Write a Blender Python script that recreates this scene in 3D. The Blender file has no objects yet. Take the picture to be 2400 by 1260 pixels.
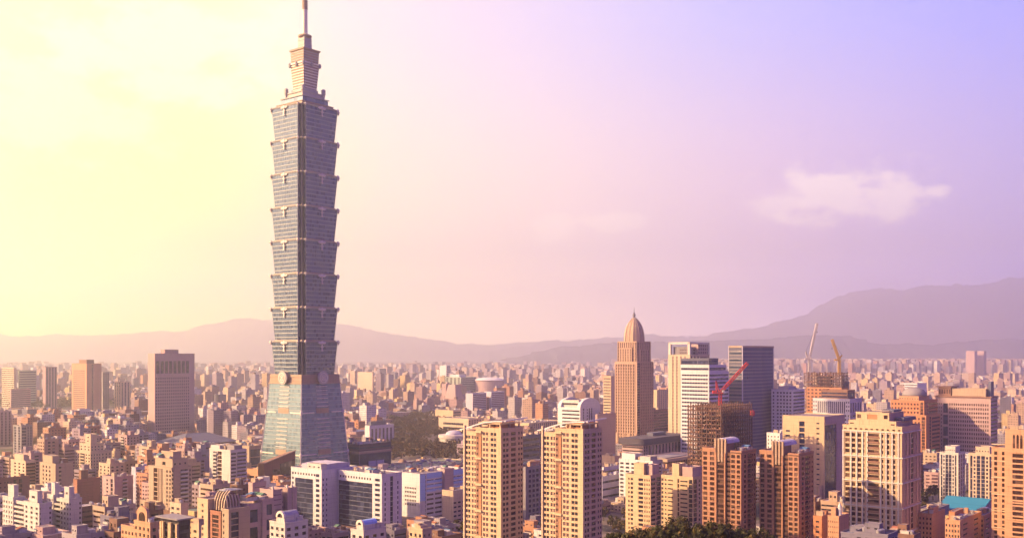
import bpy, math, random
import numpy as np
from mathutils import Vector, Matrix
R_ = math.radians
scene = bpy.context.scene
COL = scene.collection

# ------------------------------------------------------------------ camera
CAMZ = 136.0; HOR = 830.0; F = 2400.0          # 2400 px wide photograph, horizon row 830
cam_d = bpy.data.cameras.new('camera'); cam = bpy.data.objects.new('camera', cam_d); COL.objects.link(cam)
cam.location = (0, 0, CAMZ); cam.rotation_euler = (R_(90), 0, 0)
cam_d.lens = 36; cam_d.sensor_width = 36; cam_d.shift_y = (HOR-630)/2400
cam_d.clip_start = 1; cam_d.clip_end = 80000
scene.camera = cam
# ------------------------------------------------------------------ render
scene.view_settings.view_transform = 'Standard'; scene.view_settings.look = 'None'
scene.view_settings.exposure = 1.3; scene.view_settings.gamma = 1.0
cy = scene.cycles
cy.use_denoising = True; cy.max_bounces = 6; cy.diffuse_bounces = 1; cy.glossy_bounces = 2
cy.transmission_bounces = 2; cy.volume_bounces = 4; cy.transparent_max_bounces = 8
cy.use_adaptive_sampling = True; cy.adaptive_threshold = 0.02; cy.sample_clamp_indirect = 4
# ------------------------------------------------------------------ sun
SUN_EL = R_(27)
sdir = Vector((-0.975, -0.20, 0)).normalized()*math.cos(SUN_EL) + Vector((0, 0, math.sin(SUN_EL)))
sun_d = bpy.data.lights.new('sun', 'SUN'); sun_d.energy = 5.0; sun_d.angle = R_(0.6); sun_d.color = (1.0, 0.665, 0.315)
sun = bpy.data.objects.new('sun', sun_d); COL.objects.link(sun)
sun.rotation_euler = sdir.to_track_quat('Z', 'Y').to_euler()
# ------------------------------------------------------------------ world
def S(r, g, b): # sRGB 0-255 -> linear
    f = lambda c: (c/255/12.92) if c/255 <= .04045 else ((c/255+.055)/1.055)**2.4
    return (f(r), f(g), f(b), 1.0)
def node(nt, typ, **kw):
    n = nt.nodes.new(typ)
    for k, v in kw.items():
        if k.startswith('i_'):
            n.inputs[int(k[2:])].default_value = v
        else: setattr(n, k, v)
    return n
def ramp(nt, stops, interp='LINEAR'):
    n = nt.nodes.new('ShaderNodeValToRGB'); cr = n.color_ramp; cr.interpolation = interp
    while len(cr.elements) > 1: cr.elements.remove(cr.elements[-1])
    cr.elements[0].position = stops[0][0]; cr.elements[0].color = stops[0][1]
    for p, c in stops[1:]:
        e = cr.elements.new(p); e.color = c
    return n
world = bpy.data.worlds.new('World'); scene.world = world; world.use_nodes = True
wt = world.node_tree; wt.nodes.clear(); wl = wt.links.new
tc = node(wt, 'ShaderNodeTexCoord'); sep = node(wt, 'ShaderNodeSeparateXYZ'); wl(tc.outputs['Generated'], sep.inputs[0])
def m(nt, op, a, b=None, c=None, clamp=False):
    n = nt.nodes.new('ShaderNodeMath'); n.operation = op; n.use_clamp = clamp
    for i, v in enumerate((a, b, c)):
        if v is None: continue
        if isinstance(v, (int, float)): n.inputs[i].default_value = v
        else: nt.links.new(v, n.inputs[i])
    return n.outputs[0]
az = m(wt, 'ARCTAN2', sep.outputs[0], sep.outputs[1])            # compass angle from the view axis, + to the north-east
azd = m(wt, 'MULTIPLY_ADD', az, 180/math.pi/120, 0.5)            # -60..60 deg -> 0..1
el = m(wt, 'ARCSINE', sep.outputs[2])
eld = m(wt, 'MULTIPLY', el, 180/math.pi)                        # degrees
def azp(x): return (math.degrees(math.atan((x-1200)/2400))+60)/120
low = ramp(wt, [(0, S(255, 255, 60)), (azp(0), S(255, 255, 60)), (azp(400), S(254, 244, 95)), (azp(900), S(252, 226, 160)), (azp(1500), S(240, 206, 184)),
                (azp(1950), S(182, 168, 228)), (azp(2400), S(136, 140, 242)), (1, S(108, 106, 228))])
mid = ramp(wt, [(0, S(250, 250, 95)), (azp(0), S(250, 250, 98)), (azp(500), S(252, 250, 128)), (azp(900), S(252, 234, 208)), (azp(1300), S(249, 226, 218)),
                (azp(1800), S(226, 198, 222)), (azp(2400), S(180, 170, 232)), (1, S(160, 150, 230))])
high = ramp(wt, [(0, S(250, 250, 165)), (azp(0), S(250, 250, 165)), (azp(480), S(250, 246, 180)), (azp(780), S(240, 222, 226)), (azp(1200), S(222, 208, 240)),
                 (azp(1700), S(182, 184, 248)), (azp(2300), S(150, 160, 254)), (1, S(140, 150, 250))])
for r in (low, mid, high): wl(azd, r.inputs[0])
def maprange(nt, v, a, b, smooth=True):
    n = nt.nodes.new('ShaderNodeMapRange'); n.interpolation_type = 'SMOOTHSTEP' if smooth else 'LINEAR'
    nt.links.new(v, n.inputs[0]); n.inputs[1].default_value = a; n.inputs[2].default_value = b
    return n.outputs[0]
def mix(nt, f, a, b, typ='MIX'):
    n = nt.nodes.new('ShaderNodeMix'); n.data_type = 'RGBA'; n.blend_type = typ; n.clamp_result = False
    for i, v in ((0, f), (6, a), (7, b)):
        if isinstance(v, (int, float, tuple)): n.inputs[i].default_value = v
        else: nt.links.new(v, n.inputs[i])
    return n.outputs[2]
lowb = mix(wt, 1.0, low.outputs[0], (4.5, 4.5, 4.3, 1), 'MULTIPLY')   # the glowing band along the horizon
midb = mix(wt, 1.0, mid.outputs[0], (.80, .77, .74, 1), 'MULTIPLY'); highb = mix(wt, 1.0, high.outputs[0], (.78, .77, .76, 1), 'MULTIPLY')
c1 = mix(wt, maprange(wt, eld, .2, 6.0), lowb, midb)
c2 = mix(wt, maprange(wt, eld, 7.5, 19), c1, highb)
c3 = mix(wt, maprange(wt, eld, 20, 40), c2, S(56, 42, 112))   # zenith, out of view
# sky away from the glow (behind the viewpoint) is darker violet
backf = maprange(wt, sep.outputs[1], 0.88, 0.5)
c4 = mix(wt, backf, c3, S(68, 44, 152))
# glow added to the sky out of view at left, brightening the haze
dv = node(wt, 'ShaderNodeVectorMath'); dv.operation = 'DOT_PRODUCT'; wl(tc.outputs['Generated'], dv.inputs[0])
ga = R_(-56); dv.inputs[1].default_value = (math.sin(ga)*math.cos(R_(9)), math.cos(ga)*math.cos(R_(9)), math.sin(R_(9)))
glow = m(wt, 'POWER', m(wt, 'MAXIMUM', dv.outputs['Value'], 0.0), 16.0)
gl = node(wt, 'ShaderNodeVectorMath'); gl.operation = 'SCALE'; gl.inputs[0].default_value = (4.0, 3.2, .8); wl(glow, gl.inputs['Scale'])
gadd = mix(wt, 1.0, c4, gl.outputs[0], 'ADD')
c5 = mix(wt, maprange(wt, eld, 0, -4), gadd, S(120, 84, 104))
# soft clouds: two banks drawn by noise in sky directions
nz = node(wt, 'ShaderNodeTexNoise'); nz.inputs['Scale'].default_value = 22; nz.inputs['Detail'].default_value = 7; nz.inputs['Roughness'].default_value = .55
mp = node(wt, 'ShaderNodeMapping'); mp.inputs['Scale'].default_value = (1, 1, 1.8); mp.inputs['Location'].default_value = (.3, .1, .25)
wl(tc.outputs['Generated'], mp.inputs[0]); wl(mp.outputs[0], nz.inputs[0])
def bank(px, py, wx, wy, gain, tilt=0.0):
    a0 = math.degrees(math.atan((px-1200)/2400)); e0 = math.degrees(math.atan((HOR-py)/2400*math.cos(R_(a0))))
    dx = m(wt, 'DIVIDE', m(wt, 'SUBTRACT', m(wt, 'MULTIPLY', az, 180/math.pi), a0), wx)
    dy = m(wt, 'DIVIDE', m(wt, 'SUBTRACT', eld, e0), wy)
    d = m(wt, 'SQRT', m(wt, 'ADD', m(wt, 'MULTIPLY', dx, dx), m(wt, 'MULTIPLY', dy, dy)))
    base = m(wt, 'SUBTRACT', 1.0, d, clamp=True)
    v = m(wt, 'ADD', m(wt, 'MULTIPLY', base, 1.5), m(wt, 'MULTIPLY_ADD', nz.outputs[0], 3.8, -2.15))
    return m(wt, 'MULTIPLY', m(wt, 'MULTIPLY', maprange(wt, v, 0.0, 0.8), maprange(wt, base, 0, .3)), gain)
cl = bank(1985, 450, 7.0, 2.3, .9)
for a in ((1850, 470, 3.6, 1.1, .7), (2080, 430, 3.0, 1.5, .9), (2205, 442, 1.5, .75, .9), (1430, 520, 2.6, .8, .6), (1300, 535, 2.2, 1.1, .5), (400, 110, 9, 4.5, .5), (100, 260, 9, 3.5, .35)):
    cl = m(wt, 'MAXIMUM', cl, bank(*a))
c6 = mix(wt, cl, c5, (1.0, .83, .65, 1))
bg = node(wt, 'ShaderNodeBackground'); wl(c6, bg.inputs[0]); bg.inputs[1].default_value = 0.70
sky = node(wt, 'ShaderNodeTexSky'); sky.sky_type = 'NISHITA'; sky.sun_disc = False; sky.sun_elevation = SUN_EL
sky.sun_rotation = math.atan2(sdir.x, sdir.y)
bg2 = node(wt, 'ShaderNodeBackground'); wl(sky.outputs[0], bg2.inputs[0]); bg2.inputs[1].default_value = 0.006
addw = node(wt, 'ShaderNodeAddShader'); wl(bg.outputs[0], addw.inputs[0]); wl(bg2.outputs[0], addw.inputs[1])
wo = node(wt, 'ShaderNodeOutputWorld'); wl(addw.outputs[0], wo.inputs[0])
world.cycles.sampling_method = 'MANUAL'; world.cycles.sample_map_resolution = 512

# ------------------------------------------------------------------ materials
def wallmat(name, rgb, rough=.82, var=.22, scale=.05, metallic=0, spec=.3, streak=True):
    mt = bpy.data.materials.new(name); mt.use_nodes = True; nt = mt.node_tree
    p = nt.nodes['Principled BSDF']; p.inputs['Roughness'].default_value = rough; p.inputs['Metallic'].default_value = metallic
    p.inputs['Specular IOR Level'].default_value = spec
    t = node(nt, 'ShaderNodeTexCoord'); n1 = node(nt, 'ShaderNodeTexNoise'); n1.inputs['Scale'].default_value = scale; n1.inputs['Detail'].default_value = 6
    mpn = node(nt, 'ShaderNodeMapping'); mpn.inputs['Scale'].default_value = (1, 1, .25 if streak else 1)
    nt.links.new(t.outputs['Object'], mpn.inputs[0]); nt.links.new(mpn.outputs[0], n1.inputs[0])
    n2 = node(nt, 'ShaderNodeTexNoise'); n2.inputs['Scale'].default_value = scale*14; n2.inputs['Detail'].default_value = 3
    nt.links.new(mpn.outputs[0], n2.inputs[0])
    f = m(nt, 'ADD', m(nt, 'MULTIPLY', n1.outputs[0], .6), m(nt, 'MULTIPLY', n2.outputs[0], .4))
    f = m(nt, 'MULTIPLY_ADD', f, var*2, 1-var)
    sz = node(nt, 'ShaderNodeSeparateXYZ'); nt.links.new(t.outputs['Object'], sz.inputs[0])
    jz = m(nt, 'LESS_THAN', m(nt, 'FRACT', m(nt, 'MULTIPLY', sz.outputs[2], 1/3.3)), .07)
    f = m(nt, 'MULTIPLY', f, m(nt, 'MULTIPLY_ADD', jz, -.16, 1.0))
    n3 = node(nt, 'ShaderNodeTexNoise'); n3.inputs['Scale'].default_value = .9; mp3 = node(nt, 'ShaderNodeMapping'); mp3.inputs['Scale'].default_value = (1, 1, .06)
    nt.links.new(t.outputs['Object'], mp3.inputs[0]); nt.links.new(mp3.outputs[0], n3.inputs[0])
    st = maprange(nt, n3.outputs[0], .54, .72); f = m(nt, 'MULTIPLY', f, m(nt, 'MULTIPLY_ADD', st, -var, 1.0))
    vm = node(nt, 'ShaderNodeVectorMath'); vm.operation = 'SCALE'; vm.inputs[0].default_value = rgb[:3]; nt.links.new(f, vm.inputs['Scale'])
    nt.links.new(vm.outputs[0], p.inputs['Base Color'])
    return mt
def panelmat(name, rgb, rgb2, rough, cell=(2.9, 2.9, 4.1), metallic=.25):
    mt = bpy.data.materials.new(name); mt.use_nodes = True; nt = mt.node_tree
    p = nt.nodes['Principled BSDF']; p.inputs['Roughness'].default_value = rough; p.inputs['Metallic'].default_value = metallic
    t = node(nt, 'ShaderNodeTexCoord'); sn = node(nt, 'ShaderNodeVectorMath'); sn.operation = 'SNAP'; sn.inputs[1].default_value = cell
    oi = node(nt, 'ShaderNodeObjectInfo'); wn = node(nt, 'ShaderNodeTexWhiteNoise'); wn.noise_dimensions = '4D'
    nt.links.new(t.outputs['Object'], sn.inputs[0]); nt.links.new(sn.outputs[0], wn.inputs['Vector']); nt.links.new(oi.outputs['Random'], wn.inputs['W'])
    n1 = node(nt, 'ShaderNodeTexNoise'); n1.inputs['Scale'].default_value = .04; nt.links.new(t.outputs['Object'], n1.inputs[0])
    f = m(nt, 'ADD', m(nt, 'MULTIPLY', wn.outputs['Value'], .13), m(nt, 'MULTIPLY', n1.outputs[0], .6))
    nt.links.new(mix(nt, f, (*rgb, 1), (*rgb2, 1)), p.inputs['Base Color'])
    nt.links.new(m(nt, 'MULTIPLY_ADD', wn.outputs['Value'], .25, rough-.1), p.inputs['Roughness'])
    return mt
def glassmat(name, dark, light, rough=.12, metallic=0.0, share=.72):
    mt = bpy.data.materials.new(name); mt.use_nodes = True; nt = mt.node_tree
    p = nt.nodes['Principled BSDF']; p.inputs['Roughness'].default_value = rough; p.inputs['Metallic'].default_value = metallic
    oi = node(nt, 'ShaderNodeObjectInfo'); wn = node(nt, 'ShaderNodeTexWhiteNoise'); wn.noise_dimensions = '4D'
    g = node(nt, 'ShaderNodeNewGeometry'); sn = node(nt, 'ShaderNodeVectorMath'); sn.operation = 'SNAP'; sn.inputs[1].default_value = (2.6, 2.6, 3.2)
    nt.links.new(g.outputs['Position'], sn.inputs[0]); nt.links.new(sn.outputs[0], wn.inputs['Vector']); nt.links.new(oi.outputs['Random'], wn.inputs['W'])
    r = ramp(nt, [(0, (*dark, 1)), (share, (*[d*1.6 for d in dark], 1)), (1, (*light, 1))]); nt.links.new(wn.outputs['Value'], r.inputs[0])
    nt.links.new(r.outputs[0], p.inputs['Base Color'])
    return mt
MAT = {}
def W(name, rgb, **k): MAT[name] = wallmat(name, rgb, **k)
W('cream', (.64, .49, .36)); W('gold', (.66, .475, .31)); W('white', (.74, .70, .72)); W('offwhite', (.66, .60, .56)); W('lavender', (.56, .52, .62))
W('rust', (.46, .235, .145)); W('darkbrown', (.17, .085, .06)); W('granite', (.54, .35, .26)); W('pink', (.46, .29, .31)); W('rose', (.52, .36, .35)); W('brown', (.30, .165, .12)); W('orange', (.60, .33, .20)); W('terracotta', (.56, .25, .13)); W('brick', (.42, .19, .13))
W('tan', (.50, .37, .27)); W('grey', (.30, .27, .29)); W('darkgrey', (.10, .085, .11)); W('slate', (.15, .15, .21)); W('roof', (.27, .22, .23)); W('greenroof', (.30, .32, .20))
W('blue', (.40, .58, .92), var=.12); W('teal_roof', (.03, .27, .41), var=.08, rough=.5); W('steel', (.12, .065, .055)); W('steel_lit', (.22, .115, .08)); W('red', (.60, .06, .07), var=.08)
W('crane_white', (.66, .58, .60)); W('crane_yellow', (.62, .36, .08)); W('stone', (.54, .40, .30)); W('palegreen', (.42, .47, .38)); W('metal', (.45, .42, .45), metallic=.5, rough=.4)
MAT['tower_glass'] = panelmat('tower_glass', (.085, .14, .225), (.205, .255, .335), .30, metallic=.5); MAT['base_glass'] = panelmat('base_glass', (.11, .20, .25), (.23, .325, .37), .30, metallic=.45); W('tower_dark', (.055, .055, .085), rough=.3, spec=.5); W('tower_sill', (.40, .43, .43), rough=.45, var=.15); W('tower_fin', (.50, .46, .42), rough=.5, var=.1)
W('tower_belt', (.46, .32, .23), rough=.6); W('tower_bright', (.86, .78, .66), rough=.45, var=.05)
W('shed_blue', (.10, .20, .34)); W('shed_green', (.12, .24, .17)); W('shed_rust', (.36, .14, .08))
MAT['glass'] = glassmat('glass', (.020, .018, .030), (.16, .13, .13))
MAT['glass_brown'] = glassmat('glass_brown', (.035, .016, .012), (.20, .12, .09))
MAT['glass_blue'] = glassmat('glass_blue', (.018, .022, .055), (.08, .09, .17), rough=.08)
MAT['glass_soft'] = glassmat('glass_soft', (.10, .055, .07), (.22, .13, .14), rough=.2)
MAT['glass_teal'] = glassmat('glass_teal', (.030, .05, .085), (.07, .11, .16), rough=.08)

# ------------------------------------------------------------------ mesh builder
def link(name, me, parent=None):
    o = bpy.data.objects.new(name, me); COL.objects.link(o)
    if parent: o.parent = parent
    return o
class MB:
    def __init__(s): s.v = []; s.f = []; s.mi = []
    def add(s, vs, fs, mi=0):
        b = len(s.v); s.v += vs; s.f += [tuple(i+b for i in f) for f in fs]; s.mi += [mi]*len(fs)
    def box(s, x0, y0, z0, x1, y1, z1, mi=0):
        s.add([(x0,y0,z0),(x1,y0,z0),(x1,y1,z0),(x0,y1,z0),(x0,y0,z1),(x1,y0,z1),(x1,y1,z1),(x0,y1,z1)],
              [(0,3,2,1),(4,5,6,7),(0,1,5,4),(1,2,6,5),(2,3,7,6),(3,0,4,7)], mi)
    def loft(s, rings, mi=0, cap=True):       # rings: list of lists of points, same count
        b = len(s.v); n = len(rings[0])
        for r in rings: s.v += list(r)
        for k in range(len(rings)-1):
            for i in range(n):
                j = (i+1) % n
                s.f.append((b+k*n+i, b+k*n+j, b+(k+1)*n+j, b+(k+1)*n+i)); s.mi.append(mi)
        if cap:
            s.f.append(tuple(b+i for i in reversed(range(n)))); s.mi.append(mi)
            s.f.append(tuple(b+(len(rings)-1)*n+i for i in range(n))); s.mi.append(mi)
    def frust(s, poly0, z0, poly1, z1, mi=0):
        s.loft([[(x, y, z0) for x, y in poly0], [(x, y, z1) for x, y in poly1]], mi)
    def lathe(s, cx, cy, prof, n=16, mi=0):
        s.loft([[(cx+r*math.cos(2*math.pi*i/n), cy+r*math.sin(2*math.pi*i/n), z) for i in range(n)] for r, z in prof], mi)
    def bar(s, a, b, w, mi=0):
        a = Vector(a); b = Vector(b); d = (b-a).normalized()
        u = d.cross(Vector((0, 0, 1))); u = u.normalized() if u.length > 1e-3 else Vector((1, 0, 0)); v = d.cross(u)
        q = lambda p, i, j: tuple(p + u*i*w/2 + v*j*w/2)
        s.loft([[q(a,-1,-1), q(a,1,-1), q(a,1,1), q(a,-1,1)], [q(b,-1,-1), q(b,1,-1), q(b,1,1), q(b,-1,1)]], mi)
    def mesh(s, name, mats, smooth=False):
        me = bpy.data.meshes.new(name); me.from_pydata(s.v, [], s.f)
        for mt in (mats if isinstance(mats, (list, tuple)) else [mats]): me.materials.append(MAT[mt] if isinstance(mt, str) else mt)
        if max(s.mi, default=0) > 0: me.polygons.foreach_set('material_index', s.mi)
        if smooth: me.polygons.foreach_set('use_smooth', [True]*len(s.f))
        me.update(); return me
    def build(s, name, mats, parent=None, smooth=False, loc=None):
        if not s.f: return None
        o = link(name, s.mesh(name, mats, smooth), parent)
        if loc: o.location = loc
        return o
def tag(o, label=None, cat=None, group=None, kind=None):
    if label: o['label'] = label
    if cat: o['category'] = cat
    if group: o['group'] = group
    if kind: o['kind'] = kind
    return o

# ------------------------------------------------------------------ buildings
HEROES = []
class Bld:
    """A building on the ground: xl/xc/xr columns and top row sight the outline, Y is its distance; everything below is in metres."""
    def __init__(s, name, label, xl, xc, xr, yt, Y, wall='cream', glass='glass', ang=51.1, cat=None, group=None, z0=0.0, H=None, key=None):
        a = R_(ang); er = (math.cos(a), math.sin(a)); e_l = (-math.sin(a), math.cos(a))
        Px = (xc-1200)/F*Y; Py = Y
        t = lambda x, u: ((x-1200)/F*Py-Px)/(u[0]-(x-1200)/F*u[1])
        s.L = t(xl, e_l) if xl < xc else 12.0; s.R = t(xr, er) if xr > xc else 12.0
        s.H = H if H else CAMZ-(yt-HOR)*Y/F - z0
        s.Y = Y; s.z0 = z0; s.wall = wall; s.glass = glass; s.px = F/Y; s.ang = ang
        s.root = bpy.data.objects.new(name, None); COL.objects.link(s.root)
        s.root.location = (Px, Py, z0); s.root.rotation_euler = (0, 0, a); s.root.empty_display_size = 5
        tag(s.root, label, cat or 'building', group)
        s.cnt = {}; s.mcache = {}; s.rest = {}
        s.wmb = MB(); s.rmb = MB()
        HEROES.append(dict(px=(xl+xr)/2, py=(yt+ HOR + F*CAMZ/Y)/2, Y=Y, key=key, P=(Px, Py), r=max(s.L, s.R), poly=s.poly()))
    def poly(s):
        a = R_(s.ang); o = s.root.location
        P = lambda x, y: (o.x+x*math.cos(a)-y*math.sin(a), o.y+x*math.sin(a)+y*math.cos(a))
        return [P(0, 0), P(s.R, 0), P(s.R, s.L), P(0, s.L)]
    def z(s, y, depth=0):  # picture row -> height above the building's foot at depth behind the near corner
        return CAMZ-(y-HOR)*(s.Y+depth)/F - s.z0
    # face coordinates: s along the face from the near corner, d into the building
    def fb(s, mb, face, x0, y0, s0, s1, d0, d1, z0, z1, mi=0):
        if face == 'L': mb.box(x0+d0, y0+s0, z0, x0+d1, y0+s1, z1, mi)
        else: mb.box(x0+s0, y0+d0, z0, x0+s1, y0+d1, z1, mi)
    def part(s, name, face, x0, y0, s0, s1, d0, d1, z0, z1, mat):
        """one box-shaped part of its own (window, band, balcony): shared meshes, past 100 the rest is one stuff part"""
        n = s.cnt.get(name, 0); s.cnt[name] = n+1
        if n >= 100:
            mb = s.rest.setdefault((name, mat), MB()); s.fb(mb, face, x0, y0, s0, s1, d0, d1, z0, z1); return
        w, dd, h = s1-s0, d1-d0, z1-z0
        k = (name, round(w, 2), round(dd, 2), round(h, 2), mat, face)
        if k not in s.mcache:
            mb = MB(); s.fb(mb, face, 0, 0, 0, w, 0, dd, 0, h); s.mcache[k] = mb.mesh(name, mat)
        o = link(name, s.mcache[k], s.root)
        o.location = (x0+d0, y0+s0, z0) if face == 'L' else (x0+s0, y0+d0, z0)
    def seg(s, face, x0, y0, a, b, z0, z1, kind, o, wmb):
        D = .5; g = o.get('glass', s.glass); c = .04
        w = b-a
        if kind == 'x':
            s.fb(wmb, face, x0, y0, a, b, o.get('d', 0), D, z0, z1, o.get('mi', 0)); return
        fh = o.get('fh', 3.3); top = o.get('top', 1.2); bot = o.get('bot', 1.0); zb = z0+bot; zt = z1-top
        nf = max(1, round((zt-zb)/fh)); fh = (zt-zb)/nf
        s.fb(wmb, face, x0, y0, a, b, 0, D, zt, z1); s.fb(wmb, face, x0, y0, a, b, 0, D, z0, zb)
        if kind == 'w':
            n = o.get('n', max(1, round(w/3.2))); c_ = w/n; ww = c_*o.get('ww', .55); wh = fh*o.get('wh', .5)
            for i in range(n+1):
                lo = a if i == 0 else a+i*c_-(c_-ww)/2; hi = b if i == n else a+i*c_+(c_-ww)/2
                s.fb(wmb, face, x0, y0, lo, hi, .03-o.get('rib', 0), D, zb, zt)
            for j in range(nf+1):
                lo = zb if j == 0 else zb+j*fh-(fh-wh)/2; hi = zt if j == nf else zb+j*fh+(fh-wh)/2
                s.fb(wmb, face, x0, y0, a, b, 0-o.get('ledge', 0), D, lo, hi)
            rnd = random.Random(hash((round(a, 1), nf, n)) & 0xffff)
            for j in reversed(range(nf)):
                for i in range(n):
                    s0 = a+i*c_+(c_-ww)/2; zz = zb+j*fh+(fh-wh)/2
                    s.part(o.get('name', 'window'), face, x0, y0, s0+.02, s0+ww-.02, .36, .44, zz+.02, zz+wh-.02, g)
                    if rnd.random() < o.get('ac', .12 if s.Y < 1000 else 0):
                        s.fb(wmb, face, x0, y0, s0+ww*.1, s0+ww*.55, -.35, .1, zz-.35, zz+.25)
        elif kind == 'b':
            wh = fh*o.get('wh', .5)
            for j in range(nf+1):
                lo = zb if j == 0 else zb+j*fh-(fh-wh)/2; hi = zt if j == nf else zb+j*fh+(fh-wh)/2
                s.fb(wmb, face, x0, y0, a+(.05 if o.get('mi') else 0), b-(.05 if o.get('mi') else 0), (.22 if o.get('mi') and 0 < j < nf else 0)-o.get('ledge', 0), D, lo, hi, o.get('mi', 0) if 0 < j < nf else 0)
            e = o.get('edge', .6)
            s.fb(wmb, face, x0, y0, a, a+e, .03, D, zb, zt); s.fb(wmb, face, x0, y0, b-e, b, .03, D, zb, zt)
            for j in reversed(range(nf)):
                zz = zb+j*fh+(fh-wh)/2
                s.part('window_band', face, x0, y0, a+e+.02, b-e-.02, .36, .44, zz+.02, zz+wh-.02, g)
            nm = o.get('mull', 0)
            for i in range(1, nm+1):
                q = a+(b-a)*i/(nm+1); s.fb(wmb, face, x0, y0, q-o.get('mw', .15), q+o.get('mw', .15), .1, D, zb, zt)
        elif kind == 'v':
            n = o.get('n', 1); c_ = w/n; ww = c_*o.get('ww', .6)
            for i in range(n+1):
                lo = a if i == 0 else a+i*c_-(c_-ww)/2; hi = b if i == n else a+i*c_+(c_-ww)/2
                s.fb(wmb, face, x0, y0, lo, hi, 0-o.get('rib', 0), D, zb, zt)
            for i in range(n):
                s0 = a+i*c_+(c_-ww)/2
                s.part('window_strip', face, x0, y0, s0+.02, s0+ww-.02, .36, .44, zb+.02, zt-.02, g)
            if o.get('sp', True):
                for j in range(1, nf): s.fb(wmb, face, x0, y0, a, b, .2, D, zb+j*fh-o.get('sh', .3), zb+j*fh+o.get('sh', .3))
        elif kind == 'o':
            wh = fh*.72; e = o.get('edge', .3); out = o.get('out', 1.1); bw = o.get('mat', s.wall)
            s.fb(wmb, face, x0, y0, a, a+e, .03, D, zb, zt); s.fb(wmb, face, x0, y0, b-e, b, .03, D, zb, zt)
            for j in range(nf+1):
                lo = zb if j == 0 else zb+j*fh-(fh-wh)/2; hi = zt if j == nf else zb+j*fh+(fh-wh)/2
                s.fb(wmb, face, x0, y0, a, b, 0, D, lo, hi)
            for j in reversed(range(nf)):
                zz = zb+j*fh+(fh-wh)/2
                s.part('balcony_door', face, x0, y0, a+e+.02, b-e-.02, .36, .44, zz+.02, zz+wh-.02, g)
                s.part('balcony', face, x0, y0, a+.15, b-.15, -out, .0, zz-.25, zz+.95, bw)
    def face(s, face, x0, y0, length, z0, z1, spec, wmb):
        tot = sum(q[0] for q in spec); c = .04
        pos = 0
        for fr, kind, o in spec:
            a, b = pos/tot*length, (pos+fr)/tot*length; pos += fr
            if face == 'L': a, b = length-b, length-a
            a = max(a, c)
            s.seg(face, x0, y0, a, b, z0, z1, kind, o, wmb)
    def vol(s, x0, y0, z0, x1, y1, z1, left=None, right=None, wall=None, roof='roof', name='wall', par=.9, glass=None, wall2=None):
        """box volume with a facade on its two seen sides; left spec and right spec run as seen, left to right"""
        wall = wall or s.wall; mb = MB(); D = .5
        if glass: g0, s.glass = s.glass, glass
        X = [(1, 'x', {})]
        mb.box(x0+D, y0+D, z0, x1, y1, z1)
        s.face('L', x0, y0, y1-y0, z0, z1, left or X, mb); s.face('R', x0, y0, x1-x0, z0, z1, right or X, mb)
        if par:
            t = .35; h = par; q = .12
            mb.box(x0-q, y0-q, z1, x1+q, y0+t, z1+h); mb.box(x0-q, y1-t, z1, x1+q, y1+q, z1+h)
            mb.box(x0-q, y0+t, z1, x0+t, y1-t, z1+h); mb.box(x1-t, y0+t, z1, x1+q, y1-t, z1+h)
            mr = MB(); mr.box(x0+t, y0+t, z1+.01, x1-t, y1-t, z1+.08); 
            mb.build(name, [wall, wall2 or wall], s.root); s.roofo = mr.build('roof', roof, s.root)
        else: mb.build(name, [wall, wall2 or wall], s.root)
        if glass: s.glass = g0
    def box(s, name, x0, y0, z0, x1, y1, z1, mat):
        mb = MB(); mb.box(x0, y0, z0, x1, y1, z1); return mb.build(name, mat, s.root)
    def clutter(s, x0, y0, x1, y1, z, n=5, seed=1, tank=True, h=(1.5, 3.5)):
        rnd = random.Random(seed); par_ = getattr(s, 'roofo', None) or s.root
        for i in range(int(n*1.5+.5)):
            w = rnd.uniform(2, 5.5); d = rnd.uniform(2, 5); hh = rnd.uniform(*h)
            x = rnd.uniform(x0+.6, max(x0+.7, x1-w-.6)); y = rnd.uniform(y0+.6, max(y0+.7, y1-d-.6))
            k = rnd.random()
            if k > .82 and x1-x0 > 7 and y1-y0 > 7:      # sheet-metal shed with a pitched roof
                w += 2; x = min(x, x1-w-.5); mb = MB(); mb.box(x, y, z, x+w, y+d, z+2.3)
                mb.build('roof_shed', 'offwhite', par_); mb = MB()
                mb.loft([[(x-.2, y-.3, z+2.3), (x+w+.2, y-.3, z+2.3), (x+w/2, y-.3, z+3.5)], [(x-.2, y+d+.3, z+2.3), (x+w+.2, y+d+.3, z+2.3), (x+w/2, y+d+.3, z+3.5)]])
                mb.build('shed_roof', ('shed_blue', 'shed_green', 'shed_rust')[i % 3], par_)
            elif .77 < k:
                mb = MB(); mb.lathe(x, y, [(.12, z), (.1, z+5.5)], 6); mb.bar((x-.8, y, z+4.6), (x+.8, y, z+4.6), .1); mb.bar((x-.5, y, z+5.2), (x+.5, y, z+5.2), .1); mb.build('antenna', 'metal', par_)
            elif tank and k < .35:
                mb = MB(); mb.lathe(x+1.2, y+1.2, [(1.15, z), (1.2, z+1.9), (.5, z+2.4)], 12); mb.build('water_tank', 'metal', par_)
            elif k < .75:
                mb = MB(); mb.box(x, y, z, x+w, y+d, z+hh); mb.box(x-.15, y-.15, z+hh, x+w+.15, y+d+.15, z+hh+.2)
                mb.build('roof_hut', rnd.choice([s.wall, 'offwhite', 'tan']), par_)
            else:
                mb = MB(); mb.box(x, y, z, x+w*.6, y+d*.5, z+1.1); mb.lathe(x+w*.3, y+d*.25, [(.7, z+1.1), (.7, z+1.35)], 10); mb.build('air_conditioner', 'metal', par_)
    def done(s):
        for (name, mat), mb in s.rest.items():
            o = mb.build(name, mat, s.root); o['kind'] = 'stuff'
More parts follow.
